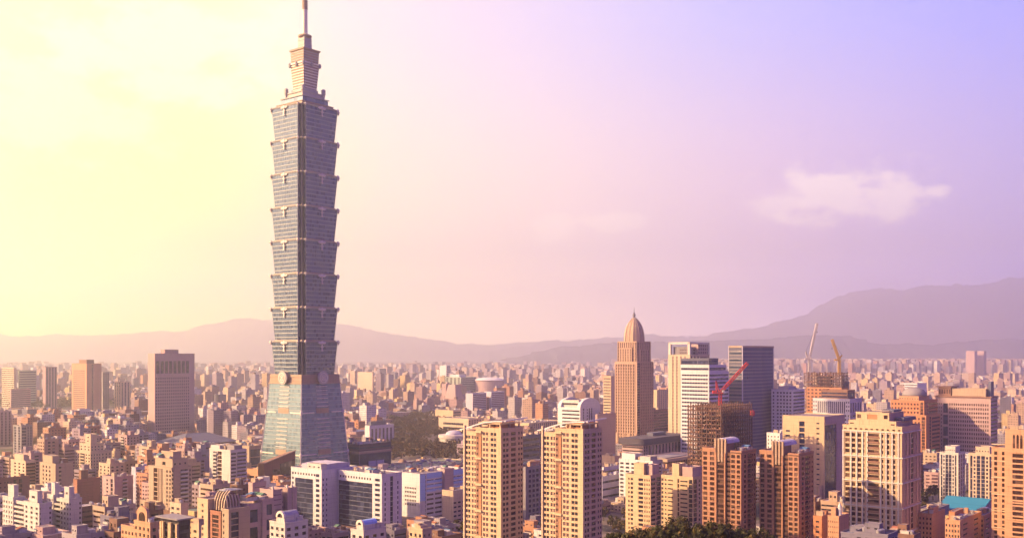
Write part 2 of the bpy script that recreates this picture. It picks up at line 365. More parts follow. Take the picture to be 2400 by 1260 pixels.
# ------------------------------------------------------------------ the great tapering tower
def great_tower():
    root = bpy.data.objects.new('skyscraper', None); COL.objects.link(root)
    Yc = 1045.0; root.location = ((714.5-1200)/F*Yc, Yc, 0); root.rotation_euler = (0, 0, R_(51.1))
    tag(root, 'tallest green glass skyscraper, eight flared stacked tiers under a white spire', 'skyscraper')
    HEROES.append(dict(px=716, py=1000, Y=Yc, key='great tower', P=tuple(root.location[:2]), r=34, poly=None))
    def notch(h, c):   # square with stepped corners, counter-clockwise
        q = []
        for sx, sy, fl in ((-1, -1, 0), (1, -1, 1), (1, 1, 0), (-1, 1, 1)):
            pts = [(sx*h, sy*(h-c)), (sx*(h-c/2), sy*(h-c)), (sx*(h-c/2), sy*(h-c/2)), (sx*(h-c), sy*(h-c/2)), (sx*(h-c), sy*h)]
            q += pts[::-1] if fl else pts
        return q
    sq = lambda h: [(-h, -h), (h, -h), (h, h), (-h, h)]
    Z0 = 116.0; MH = 33.6; hb, ht, c = 23.5, 25.9, 5.7
    # shaft tiers --------------------------------------------------
    def face_bar(mb, k, s0, s1, out0, out1, z0, z1, mi=0):   # k 0..3 faces: -x,-y,+x,+y ; out measured from the axis
        for _ in (0,):
            if k == 0: mb.box(-out1, s0, z0, -out0, s1, z1, mi)
            elif k == 1: mb.box(s0, -out1, z0, s1, -out0, z1, mi)
            elif k == 2: mb.box(out0, s0, z0, out1, s1, z1, mi)
            else: mb.box(s0, out0, z0, s1, out1, z1, mi)
    mb = MB(); zt = MH-1.6
    mb.frust(notch(hb, c), 0, notch(ht, c), zt)
    tier_me = mb.mesh('tier_wall', 'tower_glass')
    mf = MB()                                                  # floor ledges + mullions
    for j in range(1, 8):
        z = j*4.1; h = hb+(ht-hb)*z/zt
        for k in range(4): face_bar(mf, k, -(h-c), h-c, h-.3, h+.22, z-1.0, z-.05)
    fin_me = mf.mesh('floor_ledge', 'tower_sill')
    mg = MB()
    for k in range(4):
        for i in range(-6, 7):
            s = i*2.9
            if k == 0: mg.loft([[(-hb-.12, s-.13, .2), (-hb+.4, s-.13, .2), (-hb+.4, s+.13, .2), (-hb-.12, s+.13, .2)], [(-ht-.12, s-.13, zt), (-ht+.4, s-.13, zt), (-ht+.4, s+.13, zt), (-ht-.12, s+.13, zt)]])
            if k == 1: mg.loft([[(s-.13, -hb-.12, .2), (s+.13, -hb-.12, .2), (s+.13, -hb+.4, .2), (s-.13, -hb+.4, .2)], [(s-.13, -ht-.12, zt), (s+.13, -ht-.12, zt), (s+.13, -ht+.4, zt), (s-.13, -ht+.4, zt)]])
    mull_me = mg.mesh('mullion', 'tower_glass')
    dark_me = []
    for sx in (-1, 1):
        for sy in (-1, 1):
            dk = MB()
            # dark glass lining of the stepped corner and its bright edge strips
            dk.loft([[(sx*(hb-c/2+.12), sy*(hb-c+.2), .1), (sx*(hb-c/2+.12), sy*(hb-c/2+.12), .1), (sx*(hb-c+.2), sy*(hb-c/2+.12), .1), (sx*(hb-c), sy*(hb-c), .1)],
                     [(sx*(ht-c/2+.12), sy*(ht-c+.2), zt-.1), (sx*(ht-c/2+.12), sy*(ht-c/2+.12), zt-.1), (sx*(ht-c+.2), sy*(ht-c/2+.12), zt-.1), (sx*(ht-c), sy*(ht-c), zt-.1)]])
            dark_me.append(dk.mesh('corner_glazing', 'tower_dark'))
    edge_me = []
    for sx in (-1, 1):
        for sy in (-1, 1):
            ed = MB()
            for (px, py) in ((c/2, c/2), (c, 0), (0, c)):
                w = .34 if (px and py) else .26
                p0 = (sx*(hb-px-(.1 if not px else -.0)), sy*(hb-py-(.1 if not py else 0))); p1 = (sx*(ht-px-(.1 if not px else 0)), sy*(ht-py-(.1 if not py else 0)))
                ed.bar((*p0, .1), (*p1, zt), w)
            edge_me.append(ed.mesh('corner_strip', 'tower_fin'))
    cr = MB()                                                  # crown ledge of a tier: slab, gutter lip, glass parapet
    cr.frust(notch(ht+.3, c), zt, notch(ht+.9, c), MH-.75); cr.frust(notch(ht+1.0, c-.6), MH-.72, notch(ht+1.0, c-.6), MH-.2)
    crown_me = cr.mesh('tier_ledge', 'tower_fin')
    tp = MB()
    for i, (a, b) in enumerate(((ht-2.5, 0), )):
        tp.frust(notch(ht-1.2, c), MH-.2, notch(ht-1.6, c), MH+.9)
    parap_me = tp.mesh('parapet', 'tower_belt')
    def ruyi():      # cloud-shaped emblem with a hanging stem
        q = MB()
        q.lathe(0, 0, [(0.01, 0), (1.7, .1), (2.0, .7), (1.3, 1.3), (.01, 1.4)], 14)
        for sx in (-1, 1): 
            q2 = MB(); q2.lathe(sx*2.6, -.3, [(.01, .05), (1.2, .1), (1.3, .6), (.7, 1.0), (.01, 1.05)], 12); q.add(q2.v, q2.f)
            q3 = MB(); q3.lathe(sx*4.3, -.1, [(.01, .05), (.7, .1), (.8, .5), (.01, .8)], 10); q.add(q3.v, q3.f)
        q.box(-.6, -7.4, 0, .6, -.9, .75); q.box(-1.5, -4.6, 0, 1.5, -3.4, .9); q.box(-1.15, -8.4, 0, 1.15, -7.2, .9); q.box(-4.4, .5, 0, 4.4, 1.0, .45)
        return q
    orn = {}
    for k in range(4):
        q = ruyi(); o_ = MB()
        # local: (s, up, out) -> face
        vs = []
        for (s_, u_, w_) in q.v:
            out = ht+.35+w_; 
            p = {0: (-out, -s_), 1: (s_, -out), 2: (out, s_), 3: (-s_, out)}[k]
            vs.append((p[0], p[1], MH-2.0+u_))
        o_.add(vs, q.f); orn[k] = o_.mesh('emblem', 'tower_bright')
    dr = MB()
    dr.lathe(0, 0, [(.6, -3.2), (.9, -2.6), (.9, -1.5), (1.5, -1.1), (1.5, .2), (.9, .6), (.4, 1.5)], 8)
    dragon_me = dr.mesh('corner_ornament', 'tower_bright')
    for i in range(8):
        t = link('tier', tier_me, root); t.location = (0, 0, Z0+i*MH)
        for nm, me in (('floor_ledge', fin_me), ('mullion', mull_me), ('tier_ledge', crown_me), ('parapet', parap_me)):
            link(nm, me, t)
        for k in range(4): link('emblem', orn[k], t); link('corner_glazing', dark_me[k], t); link('corner_strip', edge_me[k], t)
        for sx in (-1, 1):
            for sy in (-1, 1):
                for (ax, ay) in ((0, c-.3), (c-.3, 0)):
                    if (sx, sy) == (1, 1): continue
                    o = link('corner_ornament', dragon_me, t); o.location = (sx*(ht+.5-ax), sy*(ht+.5-ay), MH-.6); 
                    if (sx, sy) == (-1, -1): o.scale = (.75, .75, .6)
    # belt with the four coin medallions ---------------------------
    b = MB(); b.frust(sq(24.9), 107.5, sq(24.4), 115.98); b.frust(sq(25.8), 106.6, sq(25.8), 107.5)
    for z in (109.5, 113.6): b.frust(sq(25.3), z, sq(25.2), z+.5)
    belt = b.build('stone_belt', 'tower_belt', root)
    for k in range(4):
        rot = {0: R_(-90), 1: 0, 2: R_(90), 3: R_(180)}[k]
        def place(mbx, name, mat, par):
            vs = [];
            for (s_, u_, w_) in mbx.v:
                out = 24.0+w_
                p = {0: (-out, -s_), 1: (s_, -out), 2: (out, s_), 3: (-s_, out)}[k]
                vs.append((p[0], p[1], 112.6+u_))
            x = MB(); x.add(vs, mbx.f); return x.build(name, mat, par)
        q = MB(); q.lathe(0, 0, [(.01, 0), (6.1, 0), (6.1, 4.3), (4.9, 4.4), (4.8, 3.9), (.01, 3.9)], 36)
        coin = place(q, 'medallion', 'tower_dark' if False else 'tower_belt', root)
        q = MB(); q.loft([[(6.75*math.cos(t*math.pi/18), 6.75*math.sin(t*math.pi/18), z) for t in range(36)] for z in (3.6, 4.9)])
        place(q, 'medallion_rim', 'tower_fin', coin)
        q = MB()
        for r0, r1 in ((5.0, 4.2), (2.9, 2.2)):
            n = 36
            for t in range(n):
                a0, a1 = 2*math.pi*t/n, 2*math.pi*(t+1)/n
                q.loft([[(r1*math.cos(a0), r1*math.sin(a0), z), (r0*math.cos(a0), r0*math.sin(a0), z), (r0*math.cos(a1), r0*math.sin(a1), z), (r1*math.cos(a1), r1*math.sin(a1), z)] for z in (4.8, 5.3)])
        q.box(-1.2, -1.2, 4.8, 1.2, 1.2, 5.4); 
        for a in range(4):
            q.bar((1.5*math.cos(a*math.pi/2+.785), 1.5*math.sin(a*math.pi/2+.785), 5.0), (4.3*math.cos(a*math.pi/2+.785), 4.3*math.sin(a*math.pi/2+.785), 5.0), .5)
        place(q, 'coin_relief', 'tower_bright', coin)
    # sloping base -------------------------------------------------
    h_at = lambda z: 33.6-(33.6-25.0)*z/106.6
    for (za, zb, nm) in ((0, 37, 'base_wall'), (37, 78, 'base_wall'), (78, 106.6, 'base_wall')):
        q = MB(); q.frust(sq(h_at(za)), za, sq(h_at(zb)), zb); q.build(nm, 'base_glass', root)
    q = MB()
    for z in (37, 78):
        h = h_at(z)
        for k in range(4):
            for (s0, s1) in ((-h-.5, -11), (11, h+.1)): face_bar(q, k, s0, s1, h-.5, h+.62-.05*(k % 2), z-.6, z+.7)
    q.build('bright_ledge', 'tower_bright', root)
    q = MB()
    for j in range(1, 25):
        z = j*4.25; h = h_at(z)
        if abs(z-37) < 1.6 or abs(z-78) < 1.6: continue
        for k in range(4): face_bar(q, k, -(h-.3), h-.3, h-.5, h+.12-.02*(k % 2), z-.45, z+.35)
    q.build('floor_ledge', 'tower_sill', root)
    q = MB()
    for j in range(40):
        z = 6+j*2.55; h = h_at(z)
    for sx in (-1, 1):
        for sy in (-1, 1):
            q.bar((sx*33.7, sy*33.7, 0), (sx*25.1, sy*25.1, 106.6), .95)
            if (sx, sy) != (1, 1):
                for z in (37, 78): q.lathe(sx*h_at(z), sy*h_at(z), [(.4, z-3), (1.2, z-2), (1.5, z+1), (.7, z+2.4)], 8)
    q.build('corner_strip', 'tower_bright', root)
    # central bay: bright louvre lines between two stone friezes
    bay = MB(); bd = MB(); fr = MB(); fr2 = MB()
    for k in range(4):
        for z in [44+3.95*i for i in range(8)]+[84+3.95*i for i in range(6)]:
            h = h_at(z); wv = 7.4+ (0.6 if z < 78 else 0)
            face_bar(bay, k, -wv, wv, h-.4, h+.75, z-.32, z+.42)
        for z in (39, 80):
            h = h_at(z+1.5); face_bar(fr, k, -8.2, 8.2, h-1, h+.35, z-3.2, z+2.4)
        for z in (26, 30, 33.5): 
            h = h_at(z); face_bar(bay, k, -8, 8, h-.4, h+.5, z-.2, z+.2)
        h = h_at(22); face_bar(fr2, k, -h+1, h-1, h-1, h+.5-.03*(k % 2), 14, 18)
    bay.build('louvre_line', 'tower_bright', root); fr.build('stone_frieze', 'tower_belt', root); fr2.build('base_band', 'tower_belt', root)
    # crown --------------------------------------------------------
    zt = Z0+8*MH      # 384.8
    q = MB(); q.frust(sq(20.5), zt, sq(20.0), zt+3.0); q.frust(sq(20.6), zt+3.0, sq(20.6), zt+3.7); q.build('crown_plinth', 'tower_belt', root)
    q = MB(); q.frust(sq(16.6), zt+3.7, sq(16.4), zt+9.5); q.build('crown_storey', 'tower_glass', root)
    q = MB(); q.frust(sq(17.4), zt+9.5, sq(17.4), zt+10.4); q.frust(sq(13.2), zt+10.4, sq(13.0), zt+15.0); q.frust(sq(13.8), zt+15.0, sq(13.8), zt+15.8); q.frust(sq(9.5), zt+15.8, sq(9.3), zt+20); q.build('setback_storey', 'tower_fin', root)
    for sx in (-1, 1):
        for sy in (-1, 1):
            if (sx, sy) == (1, 1): continue
            q = MB(); q.lathe(sx*13.2, sy*13.2, [(1.0, zt+10), (1.6, zt+15), (2.2, zt+16), (2.2, zt+20.5), (1.2, zt+21.5)], 10); q.build('corner_urn', 'tower_fin', root)
    for k in range(2):
        q = MB()
        for sgn in (-1, 1):
            pts = [(5.4, 15), (5.2, 19), (4.2, 22), (2.6, 24)]
            for (a, b) in zip(pts, pts[1:]):
                A = (sgn*a[0], -14.2+ (a[1]-15)*.45, zt+a[1]-9); B = (sgn*b[0], -14.2+(b[1]-15)*.45, zt+b[1]-9)
                if k == 0: A = (A[1], A[0], A[2]); B = (B[1], B[0], B[2])
                q.bar(A, B, .9)
        q.build('arched_bracket', 'tower_dark', root)
    zs = zt+20        # slim flared upper shaft
    q = MB(); q.frust(sq(8.0), zs-2, sq(10.1), 430); q.build('upper_shaft', 'tower_belt', root)
    q = MB()
    for j in range(9):
        z = zs+1+j*2.75; h = 8.0+(10.1-8.0)*(z-zs+2)/(430-zs+2)
        q.frust(sq(h+.45), z, sq(h+.5), z+1.1)
    q.build('upper_ledge', 'tower_bright', root)
    q = MB(); q.frust(sq(10.9), 430, sq(10.9), 431.6); q.build('gallery_ledge', 'tower_bright', root)
    for (x, y) in ((-11, 0), (0, -11), (-10.6, -10.6), (10.6, -10.6), (-10.6, 10.6), (11, 0)):
        q = MB(); q.lathe(x, y, [(.5, 427.2), (1.5, 428.2), (1.6, 431), (.6, 432.4)], 8); q.build('gallery_ornament', 'tower_fin', root)
    q = MB(); q.frust(sq(9.6), 431.6, sq(10.0), 444); q.frust(sq(11.0), 443.6, sq(11.3), 445.2); q.build('lantern_storey', 'tower_belt', root)
    q = MB()
    for z in (433.5, 436.2, 438.9, 441.4): q.frust(sq(10.15), z, sq(10.25), z+.9)
    q.build('lantern_ledge', 'tower_fin', root)
    q = MB(); q.frust(sq(7.4), 445.2, sq(7.4), 446.4); q.frust(sq(5.0), 446.4, sq(4.7), 459); 
    for z in (450, 455): q.frust(sq(5.15), z, sq(5.1), z+.5)
    q.build('mast_base', 'tower_fin', root)
    q = MB(); q.lathe(0, 0, [(4.6, 457.2), (6.9, 459.2), (6.9, 460.6), (5.0, 461.2), (3.4, 462.2)], 20); q.build('mast_collar', 'tower_belt', root)
    q = MB(); q.lathe(0, 0, [(2.75, 461.5), (2.7, 487)], 20); q.build('spire', 'tower_bright', root, smooth=False)
    q = MB(); q.lathe(0, 0, [(2.7, 487), (2.6, 497), (1.5, 497.4), (1.4, 502), (.7, 502.4), (.15, 508)], 16)
    for z in (487.5, 489.5, 491.5, 493.5, 495.5): q.lathe(0, 0, [(3.0, z), (3.0, z+.7)], 16)
    q.build('spire_tip', 'tower_belt', root)
    # podium at the foot
    q = MB(); q.box(-36, -34, 0, 36, 30, 12); q.build('podium', 'tower_belt', root)
great_tower()
# ------------------------------------------------------------------ land
def ground_mat():
    mt = bpy.data.materials.new('city_floor'); mt.use_nodes = True; nt = mt.node_tree
    p = nt.nodes['Principled BSDF']; p.inputs['Roughness'].default_value = .9
    t = node(nt, 'ShaderNodeTexCoord')
    def nse(sc, det=4):
        n = node(nt, 'ShaderNodeTexNoise'); n.inputs['Scale'].default_value = sc; n.inputs['Detail'].default_value = det; nt.links.new(t.outputs['Object'], n.inputs[0]); return n.outputs[0]
    a = nse(.006); b = nse(.08)
    r = ramp(nt, [(.36, (.12, .10, .10, 1)), (.52, (.17, .14, .13, 1)), (.57, (.05, .055, .028, 1)), (.68, (.06, .06, .03, 1))]); nt.links.new(a, r.inputs[0])
    r2 = ramp(nt, [(.3, (.7, .7, .7, 1)), (.7, (1.5, 1.4, 1.35, 1))]); nt.links.new(b, r2.inputs[0])
    nt.links.new(mix(nt, 1.0, r.outputs[0], r2.outputs[0], 'MULTIPLY'), p.inputs['Base Color'])
    return mt
MAT['city_floor'] = ground_mat()
W('forest_floor', (.045, .045, .022)); W('asphalt', (.055, .05, .055)); W('river', (.30, .30, .32), rough=.15, var=.05); W('paving', (.30, .25, .24)); W('mountain', (.05, .06, .085), scale=.0012, var=.35, streak=False)
W('lawn', (.10, .12, .04))
q = MB(); q.add([(-30000, 430, 0), (30000, 430, 0), (30000, 30000, 0), (-30000, 30000, 0)], [(0, 1, 2, 3)])
tag(q.build('ground', 'city_floor'), kind='structure')
# wooded hillside that carries the viewpoint
q = MB(); n = 40; m_ = 24
prof = lambda y: 0 if y > 432 else (118-.20*y if y < 330 else (118-66)*(1-(y-330)/102)**1.3)
rnd = random.Random(5)
for j in range(m_+1):
    y = -200+ j*(640/m_)
    for i in range(n+1):
        x = -700+i*35
        z = max(-.05, prof(max(y, 0)) + (rnd.uniform(-2, 2) if y < 410 else -.05)) - (0 if y < 400 else .05)
        if abs(x-60) > 150: z = min(z, max(-.05, z-(abs(x-60)-150)*.12))
        q.v.append((x, y, z))
for j in range(m_):
    for i in range(n):
        a = j*(n+1)+i; q.f.append((a, a+1, a+n+2, a+n+1)); q.mi.append(0)
tag(q.build('hillside', 'forest_floor'), kind='structure')
# river and its bright bank, far right
def strip(name, pts, w, z, mat, kind='structure'):
    q = MB()
    for (x, y) in pts: q.v += [(x, y-w/2, z), (x, y+w/2, z)]
    for i in range(len(pts)-1): a = i*2; q.f.append((a, a+2, a+3, a+1)); q.mi.append(0)
    return tag(q.build(name, mat), kind=kind)
strip('river', [(1800, 7350), (3200, 7150), (5200, 7000), (8000, 7050)], 420, .35, 'river')
strip('river_bank', [(1500, 6950), (3200, 6850), (5200, 6720), (8000, 6750)], 110, .5, 'paving')
strip('river_bank', [(-400, 8600), (900, 8150), (1600, 8000)], 90, .5, 'paving')
strip('airfield', [(1500, 6100), (3000, 6000), (6000, 5900)], 700, .3, 'lawn')
strip('runway', [(1400, 6080), (3000, 5980), (6000, 5880)], 60, .45, 'paving')
strip('lawn', [(-150, 1500), (-120, 1560), (-100, 1600)], 60, .2, 'lawn')
strip('lawn', [(-215, 1850), (-150, 1880), (-110, 1900)], 90, .2, 'lawn')
# main avenues seen between blocks
def road(name, a, b, w, z=.12):
    a = Vector((*a, 0)); b = Vector((*b, 0)); d = (b-a).normalized(); nrm = Vector((-d.y, d.x, 0))*w/2
    q = MB(); q.add([(a.x-nrm.x, a.y-nrm.y, z), (b.x-nrm.x, b.y-nrm.y, z), (b.x+nrm.x, b.y+nrm.y, z), (a.x+nrm.x, a.y+nrm.y, z)], [(0, 1, 2, 3)])
    tag(q.build(name, 'asphalt'), kind='structure')
    q = MB()
    L_ = (b-a).length; k = 0
    while k < L_:
        p = a+d*k; e = d*4; mk = Vector((-d.y, d.x, 0))*.15
        q.add([tuple(p-mk+Vector((0, 0, z+.004))), tuple(p+e-mk+Vector((0, 0, z+.004))), tuple(p+e+mk+Vector((0, 0, z+.004))), tuple(p+mk+Vector((0, 0, z+.004)))], [(0, 1, 2, 3)]); k += 10
    tag(q.build('lane_marking', 'white'), kind='structure')
ER = Vector((math.cos(R_(51.1)), math.sin(R_(51.1)))); EL = Vector((-ER.y, ER.x))
road('avenue', (-60, 560), tuple(Vector((-60, 560))+ER*1500), 28)
road('avenue', (300, 620), tuple(Vector((300, 620))+EL*1100), 24, .14)
road('avenue', (620, 900), tuple(Vector((620, 900))+EL*1500), 26, .16)
# mountains: real ridges at their own distances
def ridge(name, label_pts, Y, depth, seed, rough=1.0, base_y=None):
    """label_pts: outline (picture column, picture row) of the crest at distance Y"""
    rnd = random.Random(seed); q = MB()
    xs = np.arange(label_pts[0][0], label_pts[-1][0]+1, 7.0)
    P = np.array(label_pts, float); ys = np.interp(xs, P[:, 0], P[:, 1])
    jit = np.zeros(len(xs))
    for o_ in range(1, 7):
        k = max(2, int(len(xs)*.04*2**o_)); nn = np.array([rnd.uniform(-1, 1) for _ in range(k+2)])
        jit += np.interp(np.linspace(0, k, len(xs)), range(k+2), nn)*rough*4.4/2**(o_*.33)
    ys = ys+jit
    rows = 13
    nz_ = [[rnd.uniform(-1, 1) for _ in range(len(xs)+1)] for _ in range(rows)]
    for r in range(rows):
        t = r/(rows-1)            # 0 front foot .. .5 crest .. 1 back foot
        s = 1-abs(t-.5)*2
        for i, (x, y) in enumerate(zip(xs, ys)):
            Hh = max(2, CAMZ-(y-HOR)*Y/F)
            w = nz_[r][i]*.5+nz_[r][max(i-1, 0)]*.5
            sp_ = math.sin(x*.055+3*math.sin(x*.013+seed)+r*.35)*.5+math.sin(x*.021+seed*2+r*.2)*.5
            zz = Hh*(s**1.05)*(1+ (0 if r == rows//2 else .14*w+.24*sp_)) if s > 0 else 0
            if r != rows//2: zz = min(zz, Hh*.97*(s+.04))
            yy = Y+(t-.5)*depth
            q.v.append(((x-1200)/F*Y*(1+(t-.5)*.03)+w*60, yy, zz-1))
    n_ = len(xs)
    for r in range(rows-1):
        for i in range(n_-1):
            a = r*n_+i; q.f.append((a, a+1, a+n_+1, a+n_)); q.mi.append(0)
    return tag(q.build(name, 'mountain', smooth=True), kind='structure')
ridge('mountain', [(1180, 842), (1250, 826), (1330, 812), (1420, 803), (1500, 798), (1600, 798), (1700, 800), (1800, 791), (1870, 787), (1990, 786), (2030, 796), (2060, 804), (2130, 803), (2190, 808), (2240, 800), (2310, 794), (2400, 794), (2500, 780), (2700, 770), (3000, 800)], 12500, 2200, 3, .6)
ridge('mountain', [(1150, 822), (1300, 800), (1500, 789), (1620, 783), (1700, 775), (1800, 757), (1870, 740), (1930, 712), (1985, 686), (2020, 681), (2050, 678), (2090, 680), (2120, 686), (2160, 674), (2200, 670), (2260, 674), (2310, 668), (2350, 656), (2400, 652), (2500, 640), (2650, 655), (2900, 700)], 21000, 4500, 4, 1.25)
ridge('mountain', [(-500, 770), (-200, 778), (0, 782), (150, 786), (300, 780), (420, 775), (480, 762), (540, 750), (600, 747), (680, 752), (760, 756), (820, 764), (900, 782), (1000, 796), (1080, 806), (1160, 806), (1260, 800), (1400, 808), (1500, 812)], 23500, 4000, 8, .8)
# ------------------------------------------------------------------ the buildings one can pick out
def w_(n, ww=.55, wh=.5, fh=3.3, **k): return ('w', dict(n=n, ww=ww, wh=wh, fh=fh, **k))
def b_(wh=.5, fh=3.5, **k): return ('b', dict(wh=wh, fh=fh, **k))
def v_(n, ww=.6, fh=3.5, **k): return ('v', dict(n=n, ww=ww, fh=fh, **k))
def o_(fh=3.3, **k): return ('o', dict(fh=fh, **k))
X = ('x', {})
def sp(*a): return [(fr, *q) for fr, q in a]
def _px(s, x, y):
    a = R_(s.ang); o = s.root.location
    wx = o.x+x*math.cos(a)-y*math.sin(a); wy = o.y+x*math.sin(a)+y*math.cos(a); return 1200+F*wx/wy
def _solve(s, x, y, dx, dy, px):
    lo, hi = 0.0, 400.0
    f = lambda t: _px(s, x+dx*t, y+dy*t)-px
    for _ in range(50):
        md = (lo+hi)/2
        if (f(lo) < 0) == (f(md) < 0): lo = md
        else: hi = md
    return lo
Bld.pxof = _px; Bld.solve = _solve
def simple(name, label, xl, xc, xr, yt, Y, wall, left, right, key=None, hut=None, roof='roof', n=3, seed=1, glass='glass', par=.9, **k):
    s = Bld(name, label, xl, xc, xr, yt, Y, wall, glass, key=key, **k)
    s.vol(0, 0, 0, s.R, s.L, s.H, left, right, roof=roof, par=par)
    if hut:   # fractions of R, L and height, material
        for (a, b, c, d, h, mt, *sp2) in hut:
            s.vol(s.R*a, s.L*b, s.H+.1, s.R*c, s.L*d, s.H+h, sp2[0] if sp2 else None, sp2[1] if len(sp2) > 1 else None, wall=mt, par=.35, name='roof_house')
    if n: s.clutter(0, 0, s.R, s.L, s.H+.09, n, seed)
    s.done(); return s

# 1 pink slab
s = Bld('office_tower', 'tall pink slab tower with a gridded front under eight tall openings', 347, 363, 456, 829, 1674, 'pink', 'glass_soft', key='pink slab tower')
zt = s.z(882)
s.vol(0, 0, 0, s.R, s.L, zt, None, sp((.015, X), (.86, w_(16, .62, .6, 5.1, top=.6, bot=6)), (.125, X)), par=0, wall='rose')
s.vol(0, 0, zt, s.R, s.L, s.H, None, sp((.02, X), (.85, w_(8, .72, .74, 40, top=8, bot=1.2, glass='glass')), (.13, X)), wall='rose')
s.vol(s.R*.28, s.L*.2, s.H+.1, s.R*.62, s.L*.8, s.H+7, par=.4, name='roof_house'); s.done()
# 2,3 orange banded tower and its two dim neighbours
simple('office_tower', 'orange tower with fine window bands, standing clear left of the pink slab', 168, 203, 238, 852, 2350, 'orange', sp((.1, X), (.8, b_(.45, 4.6, top=14)), (.1, X)), sp((.3, X), (.2, v_(1)), (.5, X)), hut=[(.1, .1, .6, .6, 9, 'brown')], n=0, key='orange banded tower', glass='glass_soft')
simple('office_tower', 'slim grey-blue tower peeking out behind the orange banded tower', 236, 241, 256, 872, 2480, 'grey', sp((1, X)), sp((1, w_(4, .6, .6, 5))), n=0)
simple('office_tower', 'yellow-lit tower with dark bands at the hazy far edge of town', 4, 33, 38, 862, 2600, 'cream', sp((1, b_(.4, 5))), sp((1, X)), n=0)
simple('office_block', 'pale green glass block beside the yellow-lit banded tower', 43, 45, 85, 868, 2650, 'palegreen', None, sp((1, b_(.5, 6))), n=0, glass='glass_teal')
simple('office_tower', 'plain mauve tower standing alone in the haze', 100, 107, 134, 860, 2600, 'pink', None, sp((1, v_(4, .4, sp=False))), n=0)
simple('apartment_block', 'cream block with bright front, between the orange and pink towers', 268, 283, 305, 895, 2400, 'cream', sp((1, w_(3, .5, .5))), sp((1, v_(3, .4))), n=1)
simple('office_block', 'low mauve block above the dark tree belt', 24, 26, 72, 912, 2500, 'pink', None, sp((1, b_(.4, 5))), n=1)
# 4 ribbed purple building on the edge, bluish glass tower
simple('office_building', 'mauve building with close vertical ribs, cut by the picture edge', -60, -55, 27, 966, 1500, 'rose', None, sp((1, v_(9, .5, fh=4, rib=.2))), n=3, key='ribbed mauve building', glass='glass_soft')
simple('office_building', 'blue-grey glass tower with pale upright piers', 31, 50, 76, 998, 1330, 'grey', sp((1, v_(2, .5))), sp((.5, b_(.7, 4)), (.5, v_(2, .4))), n=1, glass='glass_blue')
# 5 cream pair
simple('apartment_block', 'cream block with small dark windows and two rooftop boxes, far left', 25, 60, 84, 1081, 1000, 'cream', sp((.15, X), (.85, w_(3, .45, .45))), sp((1, o_(mat='brown'))), hut=[(.1, .2, .5, .8, 6, 'cream'), (.6, .5, .9, .9, 5, 'tan')], n=1)
s = simple('apartment_block', 'sunlit tan tower with round-looking windows above the white twin blocks', 93, 130, 171, 1088, 960, 'tan', sp((.12, X), (.62, w_(3, .42, .55, 3.6)), (.26, X)), sp((.12, X), (.3, w_(1, .5, .45, 3.6)), (.5, X), (.08, X)), hut=[(.1, .3, .5, .9, 7, 'tan'), (.55, .2, .9, .6, 4, 'brown')], n=2, key='sunlit tan tower')
# 6 brown slab in the corner
simple('apartment_block', 'brown shaded slab with wide dark windows at the left edge', -40, -34, 70, 1126, 800, 'brown', None, sp((.4, w_(2, .55, .35, 3.6)), (.2, w_(3, .5, .4, 3.6)), (.25, v_(2)), (.15, X)), n=2, key='brown corner slab')
# 7 white apartment pair, stepped towers
def white_block(lbl, xl, xc, xr, yt, Y, seed, **k):
    s = Bld('apartment_block', lbl, xl, xc, xr, yt, Y, 'offwhite', key=k.get('key'))
    L, R, H = s.L, s.R, s.H
    s.vol(0, 0, 0, R, L*.42, H, sp((1, w_(3, .42, .5, 3.1, ac=.25))), sp((.18, w_(1, .45, .5, 3.1)), (.55, X), (.27, w_(1, .5, .5, 3.1))))
    s.vol(R*.12, L*.42, 0, R, L*.70, H-.5, sp((1, o_(3.1))), None, par=.5)
    s.vol(-R*.06, L*.70, 0, R*.9, L, H+1, sp((1, w_(4, .42, .5, 3.1, ac=.3))), None)
    s.vol(R*.2, L*.12, H+.1, R*.6, L*.34, H+7.5, sp((1, w_(1, .4, .3, 4))), None, par=.4, name='roof_house')
    s.vol(R*.15, L*.75, H+1.1, R*.5, L*.92, H+9, None, None, par=.4, name='roof_house')
    s.clutter(R*.5, 0, R, L*.4, H+.1, 3, seed); s.done(); return s
white_block('white stepped apartment block with sunlit front at the bottom left corner', 8, 92, 122, 1182, 640, 3, key='white stepped block')
white_block('second white stepped block, turning a pale mauve side wall', 112, 162, 192, 1171, 655, 4)
# 8 brick and pinkish blocks
simple('apartment_block', 'windowless dark brick block between the tan tower and the pink balcony block', 172, 181, 235, 1125, 900, 'brick', None, sp((.7, w_(8, .3, .25, 2.6, glass='glass_brown')), (.3, X)), hut=[(.2, .2, .5, .8, 8, 'brown')], n=0)
simple('apartment_block', 'pinkish block with a column of striped balconies in its side', 240, 268, 312, 1119, 850, 'rose', sp((.25, X), (.3, w_(1, .5, .5)), (.45, v_(1, .4))), sp((.42, X), (.28, o_(3.0, mat='offwhite')), (.3, X)), n=2, key='pink balcony block')
simple('apartment_block', 'pale grey block full of small balconies beside the brown ornate tower', 308, 318, 350, 1096, 900, 'lavender', None, sp((.5, o_(3)), (.5, w_(2, .5, .5))), n=2)
